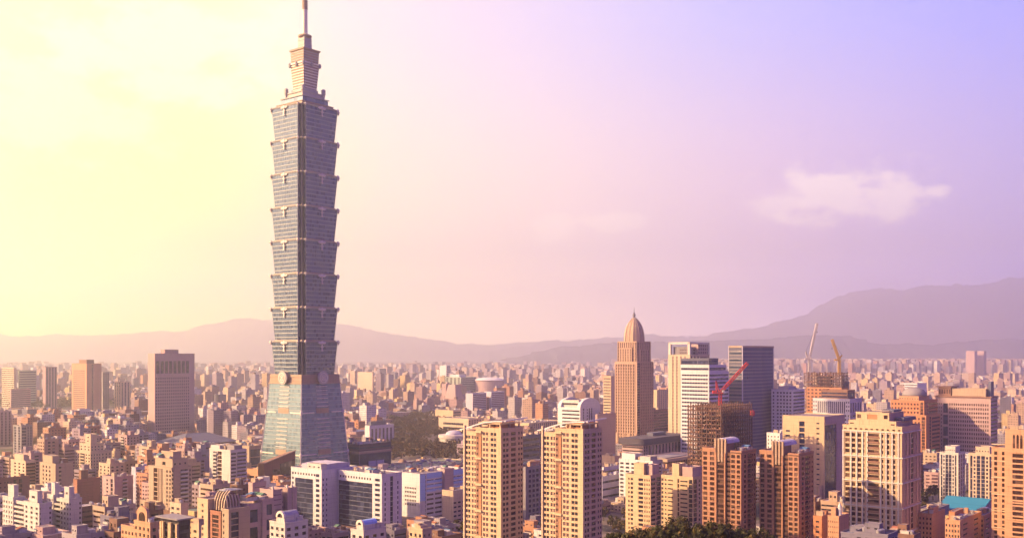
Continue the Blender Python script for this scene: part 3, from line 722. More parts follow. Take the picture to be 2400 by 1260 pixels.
# 9 yellow-topped terraced tower
s = Bld('apartment_block', 'terraced cream apartment tower stepping up to one high box', 175, 212, 262, 1060, 1060, 'cream', key='terraced cream tower')
L, R, H = s.L, s.R, s.H
s.vol(0, 0, 0, R, L, H, sp((.34, w_(2, .4, .5)), (.3, o_()), (.36, w_(2, .4, .5))), sp((.5, w_(4, .45, .5)), (.5, w_(3, .4, .5))))
s.vol(R*.08, L*.1, H+.1, R*.7, L*.8, H+8, sp((1, w_(3, .4, .5))), sp((1, w_(4, .4, .5))), name='roof_house')
s.vol(R*.2, L*.25, H+8.2, R*.5, L*.6, H+18, sp((1, w_(1, .3, .3))), None, name='roof_house', par=.5); s.clutter(R*.7, 0, R, L, H+.1, 3, 3); s.done()
simple('apartment_block', 'narrow cream block wedged beside the terraced cream tower', 262, 268, 282, 1058, 1100, 'cream', sp((1, w_(1, .4, .5))), sp((1, X)), n=1)
simple('apartment_block', 'yellow-fronted block with three stair boxes, below the terraced tower', 232, 258, 292, 1088, 980, 'cream', sp((1, w_(3, .4, .5))), sp((1, w_(3, .5, .5))), hut=[(.1, .1, .4, .4, 5, 'cream'), (.5, .4, .8, .9, 4, 'offwhite')], n=1)
# 10 tall brown ornate apartment tower
s = Bld('apartment_tower', 'tall ornate brown tower with sunlit striped front and an arch at the top', 348, 402, 450, 1078, 780, 'tan', key='ornate brown tower')
L, R, H = s.L, s.R, s.H
s.vol(0, 0, 0, R, L, H-6, sp((.2, X), (.22, v_(1, .8, glass='glass_brown')), (.2, v_(3, .45, rib=.3)), (.12, X), (.26, w_(2, .5, .6, 3.2))), sp((.12, o_(3.2)), (.3, X), (.4, o_(3.2, mat='offwhite')), (.18, w_(1, .4, .5))), par=.5)
s.vol(R*.05, 0, H-6, R*.8, L*.75, H, sp((.35, X), (.3, w_(1, .6, .7, 6)), (.35, X)), sp((1, w_(3, .4, .4, 6))), name='crown_storey')
s.vol(R*.3, L*.2, H+.1, R*.7, L*.7, H+5, None, None, name='roof_house'); s.clutter(0, 0, R, L, H+.1, 3, 2)
s.vol(-5, L*.4, 0, 0, L+4, H*.4, sp((1, w_(4, .5, .5))), None, name='low_wing'); s.done()
# 11 balcony tower before the great tower
s = simple('apartment_tower', 'pale tower with deep balconies between two cream fins, left of the great tower', 491, 540, 578, 1056, 900, 'offwhite', sp((.16, X), (.22, o_(3.2)), (.22, v_(1, .9, glass='glass_brown')), (.22, X), (.18, X)), sp((.4, w_(1, .8, .5, 3.2)), (.6, o_(3.2, mat='lavender'))), hut=[(.05, .55, .4, .98, 3.6, 'offwhite'), (.3, .05, .8, .4, 4, 'grey')], n=2, key='deep-balconied tower')
# 12 hipped hall
s = Bld('hall', 'wide low hall under a big grey-blue hipped roof at the pink tower foot', 362, 425, 552, 1042, 1480, 'rose', H=5, cat='hall', key='hipped hall')
L, R, H = s.L, s.R, s.H
s.vol(0, 0, 0, R, L, H, sp((1, w_(8, .6, .5, 5))), sp((1, w_(14, .6, .5, 5))), par=0)
q = MB(); o = 3; q.loft([[(-o, -o, H), (R+o, -o, H), (R+o, L+o, H), (-o, L+o, H)], [(R*.32, L*.46, H+13), (R*.72, L*.46, H+13), (R*.72, L*.54, H+13), (R*.32, L*.54, H+13)]]); q.build('roof', 'slate', s.root)
q = MB(); q.bar((-o, -o, H+.3), (R*.32, L*.46, H+13.3), .8); q.bar((R*.32, L*.5, H+13.3), (R*.72, L*.5, H+13.3), .8); q.bar((R+o, -o, H+.3), (R*.72, L*.46, H+13.3), .8); q.build('ridge_tile', 'grey', s.root); s.done()
# 13 orange frame with dark glass by the great tower
simple('office_block', 'tan block with one large dark glass side, tucked against the great tower', 529, 584, 612, 1046, 1160, 'tan', sp((.75, X), (.25, X)), sp((.06, X), (.9, b_(.9, 9, top=3, glass='glass_teal')), (.04, X)), n=3)
simple('office_block', 'orange-lit low block with dark strip windows beside the wedge hall', 578, 626, 640, 1104, 960, 'orange', sp((.1, X), (.9, w_(3, .8, .4, 5, top=4))), None, n=3)
# 14 wedge building
s = Bld('exhibition_hall', 'dark brown wedge hall with sloping roof and black opening, under the great tower', 614, 619, 692, 1098, 930, 'brown', cat='hall', key='wedge hall')
L, R, H = s.L, s.R, s.H; H0 = s.z(1086); H1 = s.z(1070, 10)
q = MB(); q.loft([[(0, 0, 0), (R, 0, 0), (R, 9, 0), (0, 9, 0)], [(0, 0, H0), (R, 0, H1+4), (R, 9, H1+3), (0, 9, H0)]]); q.build('wall', 'brown', s.root)
q = MB(); q.loft([[(R*.5, -.4, H0-13), (R*.97, -.4, H0-13), (R*.97, .3, H0-13), (R*.5, .3, H0-13)], [(R*.5, -.4, H0-1.5), (R*.97, -.4, H0+1.5), (R*.97, .3, H0+1.5), (R*.5, .3, H0-1.5)]]); q.build('opening', 'glass', s.root)
q = MB(); q.box(R*.28, -.4, H0-13, R*.49, .3, H0-6); q.build('opening', 'glass', s.root)
q = MB(); q.box(R*.28, -.6, H0-14.2, R, .3, H0-13.2); q.build('sill', 'tan', s.root)
for j in range(3):
    for i in range(5): s.part('window', 'R', 0, 0, R*.04+i*4.0, R*.04+i*4.0+3.0, -.05, .05, H0-27+j*4, H0-24.4+j*4, 'glass')
q = MB(); q.bar((-.5, -.5, H0+.4), (R+.4, -.5, H1+4.4), .9); q.build('roof_edge', 'tan', s.root); s.done()
# 15 striped-crown apartment
s = Bld('apartment_block', 'brown block with glazed bays under a striped curved crown roof', 466, 536, 642, 1196, 560, 'tan', key='striped-crown block')
L, R, H = s.L, s.R, s.H
s.vol(0, 0, 0, R*.45, L*.22, H, sp((.5, w_(1, .4, .5)), (.5, X)), sp((.1, X), (.4, v_(1, .9, glass='glass_blue')), (.5, X)), wall='tan')
s.vol(0, L*.26, 0, R*.4, L*.62, H-2, sp((1, w_(1, .6, .8, 2.4, glass='glass_brown'))), None, wall='brick')
s.vol(-1, L*.64, 0, R*.4, L, H+4, sp((.25, X), (.5, w_(1, .35, .45)), (.25, X)), None, wall='gold')
s.vol(R*.45, 1.5, 0, R*.74, L*.7, H+1, None, sp((.12, X), (.7, w_(1, .85, .72, 9, glass='glass_blue')), (.18, X)), wall='rose')
s.vol(R*.74, 0, 0, R, L*.6, H+3, None, sp((.3, X), (.6, w_(1, .8, .7, 9, glass='glass_blue')), (.1, X)), wall='rose')
q = MB(); A = (R*.08, L*.22); B = (R*.40, L*.62)
for (z0, z1, i0, i1) in ((H-1, H+4, 0, .4), (H+4, H+7.5, .4, 1.8), (H+7.5, H+9.5, 1.8, 4.0)):
    q.frust([(A[0]+i0, A[1]+i0), (B[0]-i0, A[1]+i0), (B[0]-i0, B[1]-i0), (A[0]+i0, B[1]-i0)], z0, [(A[0]+i1, A[1]+i1), (B[0]-i1, A[1]+i1), (B[0]-i1, B[1]-i1), (A[0]+i1, B[1]-i1)], z1)
q.build('curved_roof', 'darkbrown', s.root)
for i in range(5):
    q = MB(); y = A[1]+1+(B[1]-A[1]-2)*i/4
    for (a, b) in (((-.3, H-1), (.1, H+4)), ((.1, H+4), (1.5, H+7.5)), ((1.5, H+7.5), (3.8, H+9.7))):
        q.bar((A[0]+a[0], y, a[1]), (A[0]+b[0], y, b[1]), .7)
    for (a, b) in (((-.3, H-1), (.1, H+4)), ((.1, H+4), (1.5, H+7.5))):
        x = A[0]+1+(B[0]-A[0]-2)*i/4; q.bar((x, A[1]+a[0], a[1]), (x, A[1]+b[0], b[1]), .7)
    q.build('roof_rib', 'cream', s.root)
q = MB(); q.frust([(A[0]+2, A[1]+4), (B[0]+5, A[1]+4), (B[0]+5, B[1]), (A[0]+2, B[1])], H+9.3, [(A[0]+5, A[1]+7), (B[0]-2, A[1]+7), (B[0]-2, B[1]-3), (A[0]+5, B[1]-3)], H+10.4); q.build('roof_cap', 'metal', s.root)
s.clutter(R*.45, 2, R, L*.6, H+3, 5, 9); s.done()
# 16 ornate orange block with arches, bottom edge
s = Bld('apartment_block', 'orange stone block with arched roof gable at the bottom edge', 284, 352, 372, 1228, 500, 'terracotta', key='arched orange block')
L, R, H = s.L, s.R, s.H
s.vol(0, 0, 0, R, L*.55, H, sp((1, w_(4, .45, .5, 3.2))), sp((1, w_(1, .4, .5))), wall='orange')
s.vol(0, L*.55, 0, R, L, H-3.5, sp((1, w_(4, .45, .5, 3.2))), None, wall='orange')
q = MB(); pts = [(0, 0), (9, 0), (9, 5)]+[(4.5+4.5*math.cos(t*math.pi/8), 5+3*math.sin(t*math.pi/8)) for t in range(1, 8)]+[(0, 5)]
y0 = L*.12
q.loft([[(x_, y0+p, H+z) for p, z in pts] for x_ in (.2, 1.6)]); q.build('gable', 'orange', s.root)
q = MB(); pts2 = [(4.5+2.6*math.cos(t*math.pi/8), 2.8+2.6*math.sin(t*math.pi/8)) for t in range(0, 9)]+[(1.9, .8), (7.1, .8)]
q.loft([[(x_, y0+p, H+z) for p, z in pts2] for x_ in (-.1, .25)]); q.build('arched_window', 'glass_brown', s.root)
s.clutter(0, 0, R, L, H+.1, 4, 4); s.done()
# 17 modern dark block with lit columns
s = Bld('apartment_block', 'flat-roofed dark glass block with glowing cream columns, bottom edge', 378, 420, 446, 1222, 520, 'darkgrey', key='cream-columned block')
L, R, H = s.L, s.R, s.H
s.vol(0, 0, 0, R, L, H, sp((.1, X), (.3, w_(1, .8, .7, 4)), (.2, X), (.3, w_(1, .8, .7, 4)), (.1, X)), sp((1, b_(.6, 4))), wall='darkgrey')
for y in (L*.02, L*.36, L*.44, L*.78, L*.9): s.box('column', -1.2, y, 0, -.1, y+L*.08, H-1, 'gold')
s.box('roof_slab', -2.5, -2, H+1, R+2, L+2, H+1.7, 'grey'); s.done()
simple('apartment_block', 'low cream block below the ornate brown tower', 398, 424, 441, 1182, 640, 'cream', sp((1, w_(2, .5, .5))), sp((1, X)), n=2)
simple('apartment_block', 'bright cream narrow tower with square windows, bottom edge', 448, 466, 472, 1232, 500, 'gold', sp((1, w_(1, .4, .4))), None, n=1)
# 18 roofs with little arched dormers
def dormer_house(lbl, xl, xc, xr, yt, Y, wall='offwhite', roofm='metal', seed=1, key=None):
    s = Bld('apartment_block', lbl, xl, xc, xr, yt, Y, wall, key=key); L, R, H = s.L, s.R, s.H
    s.vol(0, 0, 0, R, L, H, sp((1, w_(max(2, int(L/4)), .5, .5))), sp((1, w_(max(2, int(R/4)), .5, .5))))
    w = min(7, L*.5); y0 = L*.12; cxs = y0+w/2
    q = MB(); q.box(R*.05, y0, H, R*.7, y0+w, H+3.2)
    pr = [(cxs+w/2*math.cos(t*math.pi/10), 3.2+w/2*math.sin(t*math.pi/10)) for t in range(11)]
    q.build('roof_house', wall, s.root)
    q = MB(); q.loft([[(x_, p, H+z) for p, z in pr] for x_ in (R*.08, R*.68)]); q.build('barrel_roof', roofm, s.root)
    q = MB()
    n = 10
    for t in range(n):
        a0, a1 = t*math.pi/n, (t+1)*math.pi/n; r0, r1 = w/2+.25, w/2-1.0
        q.loft([[(x_, cxs+r_*math.cos(a_), H+3.2+r_*math.sin(a_)) for r_, a_ in ((r1, a0), (r0, a0), (r0, a1), (r1, a1))] for x_ in (R*.05-.4, R*.08+.3)])
    q.build('arch_frame', 'tower_bright', s.root)
    q = MB(); pr2 = [(cxs+(w/2-1)*math.cos(t*math.pi/10), 3.2+(w/2-1)*math.sin(t*math.pi/10)) for t in range(11)]
    q.loft([[(x_, p, H+z) for p, z in pr2] for x_ in (R*.05-.15, R*.05+.2)]); q.build('arched_window', 'glass', s.root)
    s.clutter(0, L*.5, R, L, H+.1, 5, seed); s.clutter(R*.5, 0, R, L*.5, H+.1, 3, seed+3); s.done(); return s
dormer_house('pale block with small round-topped roof window, beside the striped crown', 632, 668, 722, 1228, 540, key='round-dormer block')
dormer_house('grey block with a blue barrel roof and cream arch, bottom edge', 822, 852, 905, 1246, 520, 'offwhite', 'blue', 5, key='blue barrel roof block')
simple('apartment_block', 'small cream hut-topped block with yellow front, bottom edge middle', 958, 990, 1012, 1242, 520, 'gold', sp((1, w_(3, .5, .5))), sp((1, w_(2, .4, .4))), n=3, seed=7)
# 19 pinkish blank blocks before the white office
simple('apartment_block', 'blank mauve block with one sunlit edge, behind the striped crown', 582, 592, 624, 1133, 700, 'rose', sp((1, X)), sp((.1, X), (.9, b_(.2, 3.2, glass='glass_soft'))), n=2)
s = Bld('apartment_block', 'mauve block of two round-cornered towers beside the white glass office', 633, 640, 696, 1150, 680, 'rose')
L, R, H = s.L, s.R, s.H
s.vol(0, 0, 0, R*.38, 14, H, None, sp((1, b_(.15, 3.3, glass='glass_soft')))); s.vol(R*.38, 4, 0, R*.6, 16, H-6, None, sp((1, w_(2, .6, .5)))); s.vol(R*.6, 0, 0, R, 14, H, None, sp((.45, X), (.1, v_(1)), (.45, X)))
for x in (.1, .7, .9): s.box('chimney', R*x, 3, H, R*x+1.2, 4.2, H+2.5, 'offwhite')
s.done()

# 21 white office with two dark glass fronts
s = Bld('office_building', 'white L-shaped office with two dark glass fronts set in white frames', 792, 895, 942, 1113, 775, 'white', 'glass_blue', key='white-framed glass office')
L, R, H = s.L, s.R, s.H
s.vol(0, 0, 0, R, L, H, sp((.80, b_(.86, 3.9, top=6.8, bot=0, edge=.6, glass='glass_blue', mi=1)), (.20, w_(1, .55, .55, 3.9, top=2))), sp((.13, X), (.08, w_(1, .8, .6, 3.9, top=5)), (.19, X), (.17, ('v', dict(n=1, ww=.86, fh=3.9, sp=True, sh=.12, top=1.5))), (.19, X), (.08, w_(1, .8, .6, 3.9, top=5)), (.16, X)), wall2='slate')
for i in range(12): s.part('frame_window', 'L', 0, 0, L*.24+i*(L*.74/12), L*.24+i*(L*.74/12)+1.5, -.06, .03, H-4.6, H-2.9, 'glass')
R1 = s.solve(0, L, -1, 0, 755); L1 = s.solve(-R1, L, 0, 1, 682)
s.vol(-R1, L+.6, 0, R-.5, L+L1, H+1.2, sp((.12, w_(1, .5, .5, 3.9, top=2)), (.62, b_(.86, 3.9, top=7, bot=0, glass='glass_blue', mi=1)), (.26, w_(1, .45, .6, 3.9, top=2))), sp((.18*R1/(R+R1)*3, w_(2, .35, .45, 3.9, top=5)), (1, X)), wall='white', wall2='slate')
for i in range(8): s.part('frame_window', 'L', -R1, L+.6, L1*.2+i*(L1*.7/8), L1*.2+i*(L1*.7/8)+1.6, -.06, .03, H-3.4, H-1.8, 'glass')
q = MB()
pr = [(.0, 0), (0, 3.6), (6, 4.4), (16, 4.8), (26, 4.4), (28, 3.8), (28, 0)]
x0 = -R1+3; q.loft([[(x0+p, y_, H+1.2+z) for p, z in pr] for y_ in (L+3, L+L1*.75)]); q.build('roof_house', 'lavender', s.root)
HEROES.append(dict(px=770, py=1180, Y=820, key=None, P=tuple(s.root.location[:2]), r=60, poly=[tuple((s.root.matrix_basis @ Vector((x_, y_, 0)))[:2]) for x_, y_ in ((-R1-3, -2), (R, -2), (R, L+L1+3), (-R1-3, L+L1+3))]))
s.vol(x0-2, L+2.5, H+1.3, x0+4, L+L1*.5, H+6, sp((1, w_(3, .4, .5, 4))), None, name='roof_house', wall='offwhite', par=.3)
s.clutter(2, 4, R-2, L-2, H+.1, 9, 11); s.done()
# 22 dark glass mall block under the tower
s = Bld('shopping_mall', 'dark glass block with one light band, at the great tower foot', 806, 842, 917, 1043, 1050, 'darkgrey', 'glass_teal', cat='mall', key='dark mall block')
L, R, H = s.L, s.R, s.H
s.vol(0, 0, 0, R, L, H-9, sp((1, b_(.92, 9, top=.5, bot=.5))), sp((1, b_(.94, 12, top=.5, bot=.5))), par=0, wall='slate')
s.vol(-.4, -.4, H-8.9, R+.2, L, H-6.4, None, None, wall='tan', par=0, name='light_band')
s.vol(0, 0, H-6.3, R, L, H, sp((1, b_(.5, 6))), sp((1, b_(.4, 6))), wall='darkgrey')
s.box('poster_panel', R*.28, -.5, 8, R*.76, -.05, H-17, 'lavender'); s.box('panel_seam', R*.51, -.62, 8, R*.53, -.52, H-17, 'slate')
s.clutter(0, 0, R, L, H+.1, 5, 6); s.done()
simple('office_block', 'low dark annex between the great tower and the dark mall block', 770, 785, 842, 1062, 1180, 'slate', None, sp((1, b_(.6, 5))), n=4)
# 23 white and blue office, green roof halls
s = Bld('office_building', 'office with cream-lit end and sky-blue upper side walls', 920, 984, 1094, 1112, 850, 'white', key='white and blue office')
L, R, H = s.L, s.R, s.H
s.vol(0, 0, 0, R, L, H, sp((.45, X), (.42, w_(7, .7, .5, 3.6, top=10, bot=9)), (.13, X)),
      sp((.11, X), (.02, v_(1, .7, glass='glass_teal')), (.34, w_(2, .85, .42, 3.7, top=4)), (.18, X), (.35, w_(3, .9, .42, 3.7, top=4))), wall='white')
for (a, b, zz) in ((.0, .115, 0), (.125, .44, H-15)):
    pass
for (a, b, z0_) in ((.0, .11, 2), ):
    s.box('blue_panel', R*a, -.12, H-22, R*b, -.02, H+.6, 'blue')
for j in range(5):
    zz = H-3.9-j*3.7
    if j < 4:
        for (a, b) in ((.135, .465), (.655, .995)): s.box('blue_panel', R*a, -.14, zz-(.1 if j else .1), R*b, -.03, zz+(1.9 if j else 4.4), 'blue')
s.vol(R*.46, -3, 0, R*.65, 2, H+2.5, None, sp((.2, X), (.6, w_(1, .6, .3, 3.7, top=22)), (.2, X)), wall='rose', name='stair_tower', par=.4)
s.clutter(0, 0, R, L, H+.1, 12, 8, h=(1, 2.5)); s.done()
s = Bld('market_hall', 'long flat greenish roof crowded with plant boxes, behind the blue office', 868, 920, 1120, 1106, 1000, 'cream', cat='hall', key='green flat roof')
L, R, H = s.L, s.R, s.H
s.vol(0, 0, 0, R, L*1.6, H, sp((1, b_(.5, 4))), sp((1, b_(.5, 4))), roof='greenroof'); s.clutter(0, 0, R, L*1.6, H+.1, 26, 14, h=(1, 3)); s.done()
# 24 low cream office
simple('office_block', 'low cream office with dark window rows beside the first golden twin', 1036, 1062, 1130, 1152, 800, 'cream', None, sp((1, w_(7, .7, .4, 3.6, top=7))), n=3, seed=3)
# 25 golden twins
def twin(lbl, xl, xc, xr, yt, Y, shade=False, key=None):
    s = Bld('apartment_tower', lbl, xl, xc, xr, yt, Y, 'gold', key=key, group='golden twin apartment towers')
    L, R, H = s.L, s.R, s.H; fh = 3.28
    LL = L*.66
    s.vol(0, 0, 0, R, LL, H, sp((.26, ('x', dict(d=.25))), (.02, X), (.24, w_(2, .74, .6, fh, glass='glass_soft', ac=.2)), (.07, X), (.24, w_(2, .84, .58, fh, ac=.25)), (.17, X)),
          sp((.08, X), (.28, w_(2, .75, .58, fh)), (.08, X), (.24, w_(1, .9, .6, fh, glass='glass')), (.08, X), (.24, w_(2, .7, .5, fh))), wall='gold')
    # brown recess with cross beams
    ya, yb = LL*(1-.02), LL*(1-.245)
    nb = 6; zz = H-2.5
    for j in range(nb):
        z1 = H-2.5-j*16.2; z0 = max(1, z1-14.6)
        if z1 < 4: break
        s.box('recess_panel', .1, yb, z0, .24, ya, z1, 'brown'); s.box('recess_pilaster', -.2, yb+.4, z0, .09, yb+(ya-yb)*.42, z1-2, 'terracotta')
        for i in range(4): s.part('window', 'L', 0, 0, yb+(ya-yb)*.66, yb+(ya-yb)*.66+1.2, .0, .09, z0+1+i*fh, z0+2.3+i*fh, 'glass_brown')
        s.box('cross_beam', -.9, yb-.2, z1, .2, ya+.2, z1+1.3, 'gold')
    s.vol(1.0, LL+.05, 0, R*.9, L-1.2, H-2.7, sp((.46, w_(2, .82, .58, fh, ac=.3)), (.08, X), (.46, w_(2, .7, .6, fh, glass='glass_soft', ac=.2))), None)
    s.box('corner_fin', .2, L-1.15, 0, 1.8, L, H+1.6, 'cream')
    s.box('corner_fin', -.5, -.5, 0, 1.4, 1.2, H+1.2, 'gold')
    # roof frame and its wavy canopy
    q = MB()
    for (x, y) in ((2, 2), (2, LL*.5), (2, LL-1.5), (R*.5, 2), (R-1.5, 2), (R*.5, LL-1.5), (R-1.5, LL-1.5)): q.box(x, y, H, x+.9, y+.9, H+4)
    q.box(1.6, 2, H+3.1, 2.6, LL-1, H+4); q.box(2, 1.6, H+3.1, R-1, 2.6, H+3.98); q.build('roof_pergola', 'gold', s.root)
    s.vol(R*.2, LL*.15, H+.1, R*.8, LL*.7, H+4.2, sp((1, w_(3, .5, .5, 4))), None, name='roof_house', wall='terracotta', par=.3)
    q = MB(); pts = [(L+3.5, -1.4), (L-2, -.2), (LL+3, 1.6), (LL*.7, 3.9), (LL*.3, 4.9), (-1, 5.2), (-3, 5.3)]
    for (a, b) in zip(pts, pts[1:]): q.bar((1.2, a[0], H+a[1]), (1.2, b[0], H+b[1]), .75)
    pts2 = [(-.5, 5.2), (R*.5, 5.7), (R+3, 6.4)]
    for (a, b) in zip(pts2, pts2[1:]): q.bar((a[0], -1, H+a[1]), (b[0], -1, H+b[1]), .75)
    q.build('curved_canopy', 'white', s.root)
    s.done(); return s
twin('first golden apartment tower with wavy white roof canopy, beside the blue office', 1085, 1174, 1226, 1007, 620, key='first golden twin')
twin('second golden apartment tower with wavy white roof canopy, nearer the steel frame', 1268, 1366, 1411, 1009, 600, key='second golden twin')
simple('office_block', 'grey glass office squeezed between the golden twins', 1222, 1232, 1290, 1096, 840, 'grey', None, sp((.1, X), (.9, w_(6, .7, .6, 4.0))), n=5, glass='glass_blue', hut=[(.2, .2, .6, .7, 4, 'orange')])
simple('exhibition_hall', 'dark grey hall roof seen between the golden twins', 1200, 1212, 1300, 1024, 1250, 'slate', None, sp((.6, b_(.5, 7)), (.4, X)), n=3, key='dark hall')
# 27 white office with rounded shoulders
s = Bld('office_building', 'bright white office with rounded top shoulders and dark window slots', 1307, 1360, 1407, 955, 1300, 'white', key='round-shouldered white office')
L, R, H = s.L, s.R, s.H
s.vol(0, 0, 0, R, L, H, sp((.18, X), (.8, b_(.42, 4.6, top=2)), (.02, X)), sp((.12, X), (.10, v_(1, .5)), (.08, X), (.10, w_(1, .5, .5, 4)), (.22, v_(2, .5, sp=False)), (.38, X)), par=0)
q = MB(); r_ = min(R/2, 13)
pr = [(R/2+R/2*math.cos(t*math.pi/12), H+ 12*math.sin(t*math.pi/12)) for t in range(13)]
for (y0, y1) in ((0, 5), (L-5, L)): q.loft([[(x_, y_, z_) for x_, z_ in pr] for y_ in (y0, y1)])
q.build('rounded_gable', 'white', s.root)
s.vol(4, 5, H+.05, R-4, L-5, H+8.5, sp((1, b_(.4, 8))), None, name='roof_house', wall='offwhite')
s.done()
# 28 orange block and ribbed white block
simple('apartment_block', 'bright terracotta block right beside the great tower', 806, 840, 856, 988, 1640, 'terracotta', sp((1, w_(5, .5, .5, 4))), None, n=2, wall2=None) if False else simple('apartment_block', 'bright terracotta block right beside the great tower', 806, 840, 856, 988, 1640, 'terracotta', sp((1, w_(5, .5, .5, 4))), None, n=2)
s = simple('office_building', 'white office with tall dark ribs and a slate roof box, by the park', 855, 866, 923, 998, 1480, 'white', sp((1, X)), sp((.04, X), (.92, v_(6, .5, fh=30, top=4, sp=False)), (.04, X)), hut=[(.1, .2, .7, .8, 6, 'slate')], n=1, key='ribbed white office')
# 29 blocks across the park
s = Bld('office_building', 'twin grey slabs joined by a narrow bridge, across the park', 1098, 1108, 1182, 922, 2250, 'white', 'glass_soft', key='joined grey slabs')
L, R, H = s.L, s.R, s.H
s.vol(0, 0, 0, R*.42, L+8, H, None, sp((1, b_(.6, 4))), wall='lavender'); s.vol(R*.42, 6, 0, R*.58, L+8, H-10, None, sp((1, v_(2, .5))), wall='orange'); s.vol(R*.58, 0, 0, R, L+8, H+2, None, sp((1, b_(.6, 4))), wall='lavender'); s.done()
s = Bld('office_building', 'low cream building with three bright bands and open frame, near the park', 1028, 1098, 1135, 982, 1700, 'cream', key='cream banded building')
L, R, H = s.L, s.R, s.H
s.vol(0, 0, 0, R, L, H, sp((.12, X), (.74, b_(.5, 7, top=5, edge=2)), (.14, X)), sp((1, w_(6, .6, .5))), wall='cream'); s.clutter(0, 0, R, L, H, 4, 3); s.done()
s = Bld('pavilion', 'round drum hall with shallow dome beside the park', 1030, 1058, 1086, 1020, 1480, 'offwhite', cat='hall', key='drum hall'); H = s.H
q = MB(); q.lathe(16, 10, [(21, 0), (21, H*.75), (22.5, H*.78), (22.5, H)], 32); q.build('drum_wall', 'offwhite', s.root)
q = MB(); q.lathe(16, 10, [(12, H), (11, H+3), (7, H+5.5), (.1, H+6.5)], 28); q.build('dome', 'lavender', s.root)
s.done()
simple('museum', 'long low yellow hall with ramp-like walls behind the golden twins', 1130, 1240, 1316, 992, 1620, 'gold', sp((.3, b_(.5, 6)), (.25, X), (.45, b_(.3, 7))), sp((1, v_(16, .4))), n=8, seed=12, key='long yellow hall', cat='museum')
simple('museum', 'sloping golden-walled hall with trees along it, north of the park', 1020, 1062, 1100, 962, 2050, 'gold', None, sp((1, b_(.4, 6))), n=3, cat='museum')
s = Bld('office_tower', 'broad glass pyramid-shouldered block in the middle distance', 1048, 1068, 1096, 905, 2500, 'orange', 'glass_soft', key='sloped-shoulder block')
L, R, H = s.L, s.R, s.H
q = MB(); q.frust([(0, 0), (R, 0), (R, L+20), (0, L+20)], 0, [(R*.1, L*.2), (R*.45, L*.2), (R*.45, L), (R*.1, L)], H+4); q.build('wall', 'rose', s.root)
s.vol(-4, -2, 0, R*.6, L, H*.45, sp((1, w_(4, .5, .5))), sp((1, v_(4, .4))), name='low_wing'); s.done()
simple('office_block', 'pale green office slab with white crown box in the far haze', 1044, 1080, 1116, 884, 3300, 'palegreen', sp((1, v_(4, .5))), sp((1, b_(.5, 6))), n=0, hut=[(.1, .2, .5, .8, 9, 'white')])
s = Bld('stadium', 'white oval arena roof far beyond the park', 1118, 1150, 1184, 893, 3300, 'white', cat='stadium'); H = s.H
q = MB(); q.lathe(30, 30, [(46, 0), (47, H), (50, H+3)], 36); q.build('arena_wall', 'rose', s.root)
q = MB(); q.lathe(30, 30, [(50, H+3.1), (38, H+9), (18, H+12), (.1, H+13)], 36); q.build('dome', 'white', s.root); s.done()
simple('office_block', 'bright cream cube catching the sun, right of the great tower', 838, 873, 876, 872, 3400, 'cream', None, None, n=0, roof='white')
simple('office_block', 'pale box with a white roof frame in the far haze', 1030, 1046, 1056, 856, 4300, 'white', None, sp((1, b_(.5, 8))), n=0)

# 31 domed granite tower
s = Bld('office_tower', 'orange granite tower with ribbed shaft, stepped crown and pointed dome', 1441, 1493, 1531, 842, 1420, 'granite', 'glass_brown', key='domed granite tower')
L, R = s.L, s.R; H = s.H
z1 = s.z(848); z2 = s.z(800)
s.vol(0, 0, 0, R, L, z1, sp((.03, X), (.88, v_(8, .55, fh=4.2, rib=.7, sh=.9, top=3, bot=14)), (.09, X)), sp((.20, v_(1, .85, glass='glass')), (.80, v_(7, .5, fh=4.2, sh=.9, rib=.5))), par=.6)
for i in range(4): s.box('base_pier', -1.2, L*(.02+i*.28), 0, .0, L*(.10+i*.28), 26, 'granite')
m0 = .07
s.vol(R*m0, L*m0, z1, R*(1-m0), L*(1-m0), z2, sp((1, v_(9, .5, fh=4.2, rib=.5))), sp((.2, v_(2)), (.8, v_(6, .45, rib=.4))), name='upper_wall', par=.6)
s.vol(R*.02, L*.25, z1, R*.12, L*.8, z2-9, sp((1, v_(5, .4))), None, name='shoulder', par=.5)
s.vol(R*.25, R*.02, z1, R*.8, L*.10, z2-11, None, sp((1, v_(5, .4))), name='shoulder', par=.5)
for (f_, ya, yb) in ((.17, 800, 786), (.24, 786, 774)):
    pass
cx_, cy_ = R/2, L/2
prof = [(806, 12.8), (792, 12.6), (780, 12.0), (770, 10.8), (761, 8.9), (754, 6.6), (748, 4.0), (745, 2.0)]
q = MB(); rings = []
for (yy, r_) in prof:
    c_ = .42*r_; rings.append([(cx_+x*r_, cy_+y*r_, s.z(yy, 28)) for x, y in ((-1, -.55), (-.55, -1), (.55, -1), (1, -.55), (1, .55), (.55, 1), (-.55, 1), (-1, .55))])
q.loft(rings); q.build('dome', 'granite', s.root)
q = MB()
for sx, sy in ((-1, -.5), (-1, 0), (-1, .5), (-.5, -1), (0, -1), (.5, -1), (-.78, -.78)):
    for (a, b) in zip(prof, prof[1:]): q.bar((cx_+sx*a[1]*1.01, cy_+sy*a[1]*1.01, s.z(a[0], 28)), (cx_+sx*b[1]*1.01, cy_+sy*b[1]*1.01, s.z(b[0], 28)), 1.0)
q.build('dome_rib', 'tan', s.root)
q = MB(); zz = s.z(745, 28); q.lathe(cx_, cy_, [(2.2, zz-1), (1.4, zz+1), (2.3, zz+4), (1.0, zz+7), (.45, zz+9), (.25, s.z(720, 28))], 12); q.build('spire', 'grey', s.root)
s.done()
